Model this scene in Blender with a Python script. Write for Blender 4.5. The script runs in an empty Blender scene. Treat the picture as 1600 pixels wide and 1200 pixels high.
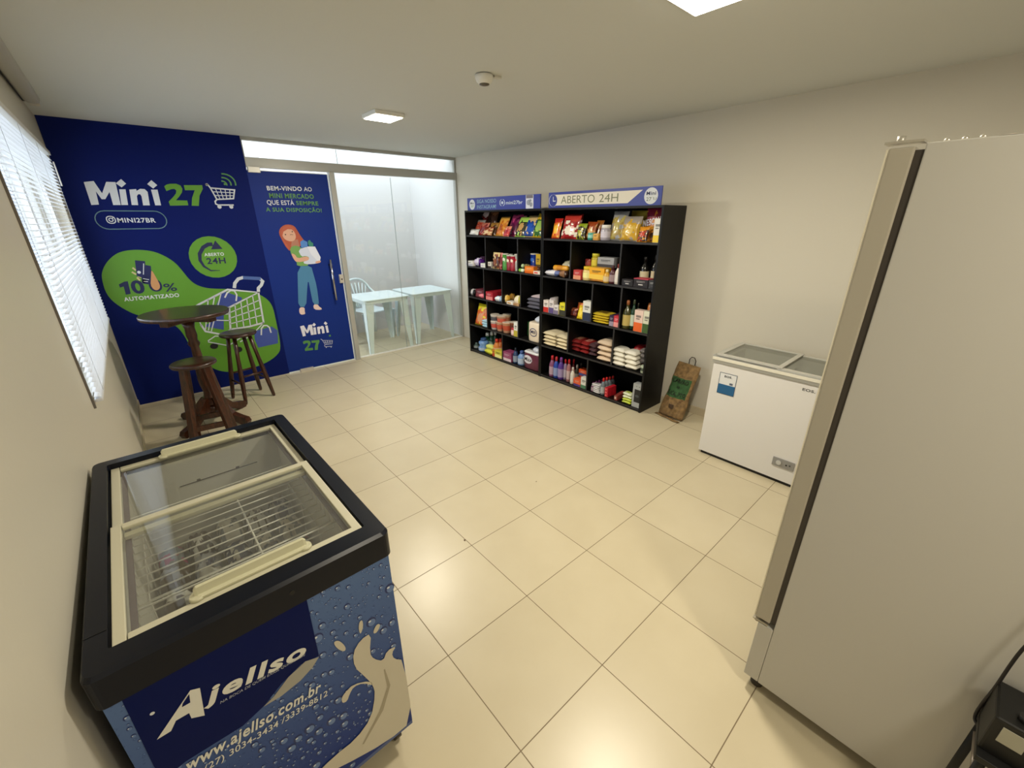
import bpy, bmesh, math, random
from mathutils import Vector, Matrix, noise
from mathutils.geometry import tessellate_polygon
R = math.radians
random.seed(7)
SC = bpy.context.scene
COL = SC.collection

# ---------------------------------------------------------------- camera
def look(yaw, pitch, roll):
    f = Vector((math.cos(yaw)*math.cos(pitch), math.sin(yaw)*math.cos(pitch), math.sin(pitch)))
    r = f.cross(Vector((0, 0, 1))).normalized(); u = r.cross(f)
    r2 = r*math.cos(roll)+u*math.sin(roll); u2 = -r*math.sin(roll)+u*math.cos(roll)
    return Matrix((( r2.x, u2.x, -f.x), (r2.y, u2.y, -f.y), (r2.z, u2.z, -f.z)))
cam = bpy.data.cameras.new('camera'); camo = bpy.data.objects.new('camera', cam); COL.objects.link(camo)
cam.sensor_width = 36; cam.lens = 36*654.87/1600; cam.clip_start = 0.02
camo.matrix_world = Matrix.Translation((-0.5931, -1.5419, 1.6976)) @ look(0.8522, -0.3761, -0.0051).to_4x4()
SC.camera = camo

# ---------------------------------------------------------------- world, lights, exposure
SC.view_settings.view_transform = 'Standard'; SC.view_settings.look = 'None'
SC.view_settings.exposure = 0.68; SC.view_settings.gamma = 1.0
SC.view_settings.use_curve_mapping = False
w = bpy.data.worlds.new('sky'); SC.world = w; w.use_nodes = True
bg = w.node_tree.nodes['Background']; bg.inputs[0].default_value = (0.84, 0.92, 1.0, 1); bg.inputs[1].default_value = 3.0
LAMP_W = 24.0
def lamp(x, y, power, size=.2, z=2.415):
    l = bpy.data.lights.new('ceiling_lamp_light', 'AREA'); l.shape = 'SQUARE'; l.size = size
    l.energy = power; l.color = (1.0, 0.91, 0.73)
    o = bpy.data.objects.new('ceiling_lamp_light', l); COL.objects.link(o); o.location = (x, y, z)
    return o
LAMPS = [(1.16, 1.97), (1.18, -0.59)]
for lx, ly in LAMPS: lamp(lx, ly, LAMP_W)
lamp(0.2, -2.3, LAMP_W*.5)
# mural and print outlines in metres (x, z on their own surface)
LOGO={'M':[(-0.7226,1.9959),(-0.6597,2.0063),(-0.632,1.913),(-0.5821,2.0039),(-0.5227,2.0039),(-0.536,1.8231),(-0.5853,1.8224),(-0.5816,1.9258),(-0.6236,1.8678),(-0.6471,1.8672),(-0.6673,1.9274),(-0.6756,1.8246),(-0.7243,1.8204)],'i1':[(-0.5134,1.9483),(-0.471,1.9498),(-0.4866,1.8239),(-0.5315,1.8232)],'d1':[(-0.4794,2.0303),(-0.4556,1.9946),(-0.4931,1.964),(-0.5228,1.9952)],'n':[(-0.4467,1.9489),(-0.3986,1.9541),(-0.4002,1.9388),(-0.371,1.9578),(-0.3406,1.9562),(-0.3252,1.934),(-0.3375,1.8232),(-0.3846,1.8226),(-0.3767,1.8961),(-0.3816,1.9132),(-0.3955,1.9128),(-0.4085,1.898),(-0.4182,1.8239),(-0.4624,1.8242)],'i2':[(-0.2969,1.9532),(-0.2506,1.9548),(-0.2573,1.8244),(-0.2992,1.8238)],'d2':[(-0.275,2.0312),(-0.2431,1.9917),(-0.2787,1.963),(-0.3122,1.998)],'2':[(-0.1952,1.9845),(-0.1754,1.9991),(-0.1491,2.0067),(-0.1031,2.0096),(-0.0731,1.9958),(-0.0654,1.9679),(-0.0761,1.9372),(-0.1036,1.9032),(-0.137,1.8691),(-0.0523,1.8689),(-0.0535,1.8273),(-0.1923,1.8224),(-0.1939,1.8566),(-0.1457,1.9021),(-0.1227,1.9282),(-0.1143,1.953),(-0.1261,1.9657),(-0.1474,1.9631),(-0.1887,1.9449)],'7':[(-0.0469,1.9997),(0.0953,2.0055),(0.0933,1.9735),(0.0535,1.9121),(0.0269,1.8235),(-0.0281,1.8247),(-0.01,1.8911),(0.0269,1.9596),(-0.0485,1.9571)]}
CART=[[(0.1239,2.0144),(0.1426,2.0103),(0.1563,1.9836),(0.1868,1.8838),(0.3283,1.8941),(0.3538,1.9728),(0.1563,1.9836)],[(0.1868,1.8838),(0.168,1.8655),(0.1686,1.8434),(0.1868,1.8337),(0.3177,1.8356)],[(0.1949,1.9815),(0.2147,1.8858)],[(0.2339,1.9794),(0.2427,1.8879)],[(0.2734,1.9772),(0.271,1.8899)],[(0.3133,1.975),(0.2995,1.892)],[(0.1663,1.951),(0.3454,1.9469)],[(0.1764,1.9181),(0.337,1.9209)]]
CARTW=[(0.1934,1.8176),(0.2929,1.8188),(0.134,2.0119)]
WIFI=[[(0.2744,2.1127),(0.2973,2.112),(0.3186,2.1073),(0.3375,2.0988),(0.3531,2.0867),(0.3649,2.0716),(0.3724,2.0539),(0.3752,2.0343),(0.3731,2.0137)],[(0.2671,2.0796),(0.2827,2.079),(0.2971,2.0758),(0.3099,2.0699),(0.3204,2.0617),(0.3284,2.0513),(0.3333,2.0393),(0.3352,2.0261),(0.3337,2.0122)],[(0.2602,2.0485),(0.2689,2.0481),(0.277,2.0462),(0.2841,2.0429),(0.2899,2.0383),(0.2943,2.0325),(0.297,2.0258),(0.298,2.0184),(0.2972,2.0107)]]
WIFID=[(0.2822,2.022)]
PILL=[(-0.7318,1.7031),(-0.2485,1.7005),(-0.4826,1.7756),(-0.5209,1.6275)]
T_PILL=[(-0.5908,1.6822),(-0.3287,1.6799),(-0.5807,1.7206)]
INSTA=[(-0.6604,1.7036),(-0.6022,1.7033),(-0.624,1.7315),(-0.639,1.6754)]
BLOB=[(-0.8221,1.2223),(-0.7995,1.2893),(-0.7484,1.3624),(-0.6719,1.426),(-0.5987,1.4479),(-0.5151,1.4508),(-0.4195,1.4349),(-0.3423,1.3907),(-0.2756,1.3229),(-0.2398,1.246),(-0.2052,1.1577),(-0.162,1.1004),(-0.0882,1.0614),(-0.0065,1.0469),(0.1167,1.0312),(0.2995,0.9883),(0.4077,0.9202),(0.47,0.8225),(0.472,0.6375),(0.4684,0.3595),(0.4305,0.2599),(0.2586,0.1722),(-0.0036,0.1492),(-0.1369,0.178),(-0.2177,0.2396),(-0.301,0.3332),(-0.3401,0.4385),(-0.3593,0.5683),(-0.3832,0.6727),(-0.4248,0.7476),(-0.5131,0.8131),(-0.6622,0.86),(-0.7759,0.9706),(-0.8282,1.078)]
C24=[(0.0329,1.3556),(-0.1553,1.4035),(0.2369,1.3191),(0.0401,1.5529),(0.0338,1.1508)]
ARR=[(0.0668,1.2222),(-0.0089,1.2261),(-0.0572,1.2703),(-0.0765,1.3288),(-0.0666,1.3895),(-0.0246,1.4483),(0.0223,1.4744),(0.0597,1.4748)]
ARH=[(0.0883,1.5095),(0.1335,1.427),(0.0364,1.4268)]
T_ABERTO=[(-0.0312,1.3659),(0.1343,1.3643),(-0.0203,1.3956)]
T_24=[(-0.0257,1.2921),(0.1333,1.2883),(-0.0186,1.349)]
T_1=[(-0.7245,1.0665),(-0.6661,1.069),(-0.7139,1.1773)]
T_ONE=[(-0.7231,1.1605),(-0.6807,1.1813),(-0.6554,1.1825),(-0.6638,1.0696),(-0.6996,1.0664),(-0.6956,1.1399),(-0.7225,1.1319)]
T_0A=[(-0.6478,1.0715),(-0.5548,1.0703),(-0.6284,1.1871)]
T_0B=[(-0.5205,1.0758),(-0.4238,1.0747),(-0.5041,1.1848)]
T_PC=[(-0.4154,1.0625),(-0.3187,1.0634),(-0.4006,1.1381)]
T_AUT=[(-0.7236,1.0091),(-0.3174,1.0034),(-0.7177,1.0449)]
CARDA=[(-0.5605,1.3609),(-0.4918,1.3478),(-0.5321,1.16),(-0.5607,1.1554),(-0.5525,1.2073),(-0.5818,1.2233)]
CARDB=[(-0.4972,1.3152),(-0.4611,1.3037),(-0.4682,1.2636),(-0.5051,1.1372),(-0.5555,1.1531),(-0.5493,1.1889),(-0.5267,1.196)]
CHIP=[(-0.5583,1.2545)]
HAND=[(-0.4671,1.2681),(-0.4584,1.2447),(-0.4472,1.1889),(-0.4371,1.1277),(-0.4465,1.0959),(-0.4714,1.0798),(-0.4944,1.0916),(-0.5058,1.1345),(-0.4853,1.2014)]
FING=[[(-0.5928,1.298),(-0.575,1.2719)],[(-0.6072,1.2611),(-0.5826,1.2368)],[(-0.5838,1.2101),(-0.5698,1.1817)],[(-0.5749,1.2228),(-0.5525,1.2073)]]
CARDL=[[(-0.5065,1.3292),(-0.5325,1.2327)],[(-0.5447,1.1958),(-0.5045,1.183)],[(-0.5464,1.1723),(-0.5162,1.1658)]]
BCART=[[(-0.2828,0.8569),(-0.1835,0.9109),(0.09,1.0293),(0.3609,0.9699),(0.0584,0.8445),(-0.2601,0.8537)],[(0.3609,0.9699),(0.3463,0.6409)],[(0.3463,0.6409),(0.2065,0.6206),(0.0269,0.6191)],[(0.0636,0.8488),(0.0269,0.6191)],[(-0.2138,0.7097),(-0.19,0.6356),(-0.0365,0.5676),(0.0269,0.6191)],[(-0.2295,0.8495),(-0.2104,0.6893)],[(0.1216,0.8725),(0.0887,0.6233)],[(0.1803,0.8964),(0.1515,0.6276)],[(0.2398,0.9206),(0.2153,0.6319)],[(0.2999,0.9451),(0.2802,0.6364)],[(0.0545,0.792),(0.3573,0.8892)],[(0.0454,0.7348),(0.3537,0.8074)],[(0.0361,0.6771),(0.35,0.7247)],[(-0.0959,0.9506),(-0.1856,0.655)],[(-0.0351,0.9749),(-0.164,0.6413)],[(0.0265,0.9996),(-0.1422,0.6274)],[(-0.2232,0.8048),(0.0527,0.7806)],[(-0.2168,0.7597),(0.0417,0.7117)],[(-0.1924,0.5342),(-0.1209,0.5725),(0.0116,0.5485),(0.0929,0.5125),(-0.0273,0.4502),(-0.1946,0.5244)],[(0.3463,0.6409),(0.2052,0.5244),(0.0842,0.4714)]]
BHAND=[(0.1518,1.0376),(0.1663,1.0853),(0.2053,1.1257),(0.2512,1.1363),(0.3991,1.1133),(0.4248,1.0806),(0.4032,1.0421),(0.37,1.0149),(0.3609,0.9699)]
BGRIP=[(0.2508,1.1344),(0.4122,1.1101)]
BAGA=[(-0.037,0.892),(0.0332,1.0013),(0.0682,1.0072),(0.1995,0.9325),(0.1825,0.8941),(0.0584,0.8445),(0.0008,0.777),(-0.0328,0.624),(-0.1868,0.6854),(-0.1384,0.7176)]
BAGAH=[(0.0473,0.9506),(0.0785,0.9962),(0.1129,1.0171),(0.146,1.0105),(0.1585,0.9674),(0.139,0.9046)]
BAGB=[(0.2362,0.5621),(0.4173,0.5859),(0.4662,0.5335),(0.4429,0.3862),(0.2405,0.3754),(0.2259,0.4663)]
BAGBH=[(0.2959,0.5082),(0.3125,0.5815),(0.34,0.6095),(0.3725,0.6042),(0.3917,0.5792),(0.3962,0.5179)]
BWH=[(-0.1524,0.4696),(0.0536,0.3911)]
D_T1=[(0.6477,1.9809),(0.9879,1.9857),(0.6559,2.0226)]
D_T1B=[(1.0086,1.9848),(1.09,1.984),(1.0161,2.027)]
D_T2=[(0.6561,1.9102),(1.099,1.9106),(0.665,1.9557)]
D_T3=[(0.6207,1.8445),(0.8842,1.8434),(0.6298,1.8902)]
D_T3B=[(0.9053,1.8454),(1.1351,1.8436),(0.9127,1.8862)]
D_T4=[(0.5981,1.7787),(1.1603,1.7733),(0.6059,1.8182)]
GIRL={'hairback':[(0.6752,1.5609),(0.6967,1.612),(0.7452,1.6456),(0.7971,1.6502),(0.8456,1.6322),(0.8645,1.5916),(0.8915,1.5255),(0.9236,1.4743),(0.873,1.422),(0.8132,1.4066),(0.7545,1.3734),(0.7232,1.4106),(0.6973,1.4822)],'neck':[(0.793,1.4877),(0.8557,1.4945),(0.8626,1.4044),(0.8171,1.3794),(0.7729,1.4262)],'face':[(0.707,1.5602),(0.7355,1.5941),(0.7983,1.6103),(0.8351,1.5747),(0.8439,1.5268),(0.8243,1.4866),(0.7814,1.4721),(0.7329,1.4897),(0.7096,1.5202)],'hairfront':[(0.6969,1.5691),(0.7325,1.6235),(0.7866,1.6399),(0.8373,1.6149),(0.8422,1.5657),(0.8167,1.5978),(0.771,1.6021),(0.7238,1.5771),(0.7048,1.5308),(0.7229,1.4637),(0.7541,1.4092),(0.7465,1.3774),(0.7145,1.4375),(0.6938,1.5085)],'shirt':[(0.7576,1.4091),(0.8094,1.4337),(0.8599,1.419),(0.8897,1.385),(0.9332,1.3738),(0.9409,1.2059),(0.7954,1.2106),(0.8011,1.2618),(0.7565,1.3373)],'arm':[(0.7564,1.3554),(0.7973,1.3387),(0.8155,1.2921),(0.9081,1.3143),(0.9413,1.2939),(0.9231,1.2633),(0.803,1.2525),(0.7763,1.2817)],'box':[(0.8364,1.3875),(0.9405,1.4155),(1.0229,1.412),(1.0649,1.2923),(1.0432,1.2311),(0.9625,1.2232),(0.8802,1.2288),(0.8671,1.2576),(0.924,1.2689),(0.9423,1.2994),(0.9052,1.3182),(0.8583,1.3098)],'boxside':[(0.9405,1.4155),(1.0229,1.412),(1.0649,1.2923),(1.0432,1.2311),(0.966,1.3296)],'itemblue':[(0.8739,1.467),(0.908,1.4874),(0.9491,1.4643),(0.9442,1.4154),(0.8751,1.4038)],'itemgreen':[(0.9603,1.4766),(0.9801,1.485),(0.9891,1.4629),(1.0089,1.4493),(1.0063,1.4127),(0.9617,1.411),(0.9532,1.446)],'handr':[(0.9952,1.2494),(1.0596,1.2604),(1.0593,1.2357),(1.0007,1.2263)],'jeans':[(0.7993,1.2122),(0.9452,1.2093),(0.9541,1.1194),(0.9688,0.9826),(0.9605,0.785),(0.9572,0.7653),(0.8939,0.7694),(0.89,0.9125),(0.8888,1.0676),(0.8494,0.917),(0.8132,0.7541),(0.7294,0.7652),(0.755,0.9274)],'footl':[(0.741,0.7578),(0.7956,0.7504),(0.7874,0.7038),(0.7911,0.6712),(0.7384,0.6708),(0.7262,0.7064)],'footr':[(0.8939,0.7694),(0.9457,0.7667),(0.9528,0.7395),(0.9822,0.7153),(0.9769,0.6956),(0.8932,0.7091)]}
EYES=[(0.7385,1.5472),(0.8126,1.5752),(0.7854,1.5408),(0.7691,1.5639)]
LOGO2={'M':[(0.7072,0.5385),(0.7489,0.5444),(0.7728,0.4789),(0.8006,0.5408),(0.8396,0.5395),(0.8408,0.4159),(0.8087,0.4161),(0.8053,0.4869),(0.781,0.4476),(0.7654,0.4476),(0.7485,0.4896),(0.7491,0.4187),(0.7168,0.4164)],'i1':[(0.8487,0.501),(0.876,0.5012),(0.8726,0.4158),(0.8437,0.4159)],'d1':[(0.8663,0.5566),(0.8836,0.5315),(0.861,0.5114),(0.84,0.5335)],'n':[(0.8917,0.5001),(0.9222,0.5028),(0.9219,0.4924),(0.9396,0.5047),(0.9589,0.503),(0.9696,0.4877),(0.9673,0.4136),(0.9377,0.4137),(0.939,0.4631),(0.9351,0.4747),(0.9263,0.4747),(0.9188,0.4649),(0.9163,0.4151),(0.8881,0.4158)],'i2':[(0.9865,0.5001),(1.0153,0.5003),(1.0171,0.4134),(0.9911,0.4135)],'d2':[(0.9965,0.5523),(1.0183,0.525),(0.9974,0.5064),(0.9748,0.5307)],'2':[(0.7037,0.3497),(0.7161,0.3583),(0.7331,0.3615),(0.763,0.36),(0.7831,0.3483),(0.7892,0.3286),(0.7834,0.3085),(0.767,0.2873),(0.7467,0.2664),(0.8014,0.2604),(0.8022,0.2324),(0.7125,0.2384),(0.71,0.2618),(0.7397,0.2895),(0.7535,0.3057),(0.7581,0.322),(0.7498,0.3316),(0.736,0.3314),(0.7097,0.3219)],'7':[(0.7999,0.349),(0.8906,0.3424),(0.8905,0.3209),(0.8674,0.2823),(0.8537,0.2246),(0.8186,0.229),(0.8277,0.2725),(0.8488,0.3163),(0.8005,0.32)]}
CART2=[[(0.9069,0.3476),(0.9182,0.3438),(0.9275,0.328),(0.9499,0.2712),(1.0314,0.2656),(1.0429,0.3059),(0.9275,0.328)],[(0.9499,0.2712),(0.9397,0.2628),(0.9411,0.2508),(0.9521,0.2442),(1.0277,0.2352)],[(0.9523,0.3189),(0.9664,0.2704)],[(0.9794,0.316),(0.9854,0.2682)],[(1.0093,0.3127),(1.0073,0.2657)],[(0.9355,0.3006),(1.0374,0.2892)]]
CART2W=[(0.9567,0.235),(1.0142,0.2281),(1.0216,0.3712)]
F_PANEL=[(-0.2649,0.8472),(0.0771,0.8558),(0.0729,0.6397),(0.0288,0.648),(-0.0202,0.6263),(-0.0643,0.5933),(-0.1144,0.5746),(-0.1716,0.5779),(-0.2247,0.5809),(-0.2652,0.5708),(-0.2687,0.6219)]
F_SWOOSH=[(0.0723,0.6366),(0.0407,0.6498),(-0.0021,0.6343),(-0.0409,0.6035),(-0.0672,0.592),(-0.0273,0.5888),(0.0198,0.5983),(0.0525,0.6158)]
F_A=[(-0.2478,0.6899),(-0.1725,0.7662),(-0.1574,0.7579),(-0.1674,0.6764),(-0.1881,0.6906),(-0.1882,0.7085),(-0.2109,0.7093),(-0.2237,0.6901)]
F_AH=[(-0.1911,0.7437),(-0.1763,0.7587),(-0.1798,0.735),(-0.1943,0.7355)]
F_JELLSO=[(-0.1607,0.7058),(0.0425,0.6702),(-0.1586,0.749)]
F_SUB=[(-0.1369,0.6816),(0.043,0.6697),(-0.1362,0.6891)]
F_WWW=[(-0.2316,0.5518),(0.0558,0.52),(-0.232,0.5864)]
F_TEL=[(-0.2041,0.516),(0.0694,0.4875),(-0.204,0.5364)]
F_MILK=[(0.1795,0.6038),(0.2113,0.6044),(0.1969,0.5345),(0.2049,0.5017),(0.2308,0.4686),(0.2461,0.4987),(0.2766,0.4913),(0.259,0.4763),(0.2633,0.4458),(0.2924,0.4147),(0.3047,0.1154),(0.1991,0.1166),(0.0521,0.1753),(-0.0223,0.2211),(0.0482,0.2398),(0.1126,0.238),(0.1672,0.2763),(0.1917,0.3616),(0.1887,0.4082),(0.1705,0.4638),(0.1501,0.5197),(0.1534,0.5751)]
F_TONG=[(0.1002,0.4397),(0.1124,0.4522),(0.138,0.4611),(0.184,0.429),(0.1914,0.4),(0.1635,0.4398),(0.1379,0.4509),(0.1236,0.435),(0.1136,0.4145),(0.1004,0.4186)]
F_BLOB=[[(0.1853,0.6686),(0.1944,0.6702),(0.1934,0.6434),(0.1819,0.6206),(0.18,0.6456)],[(0.1114,0.6557),(0.1265,0.6511),(0.14,0.6113),(0.1346,0.5975),(0.1187,0.6216)],[(0.214,0.5973),(0.2283,0.6233),(0.2417,0.6139),(0.2276,0.5902)]]
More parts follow.
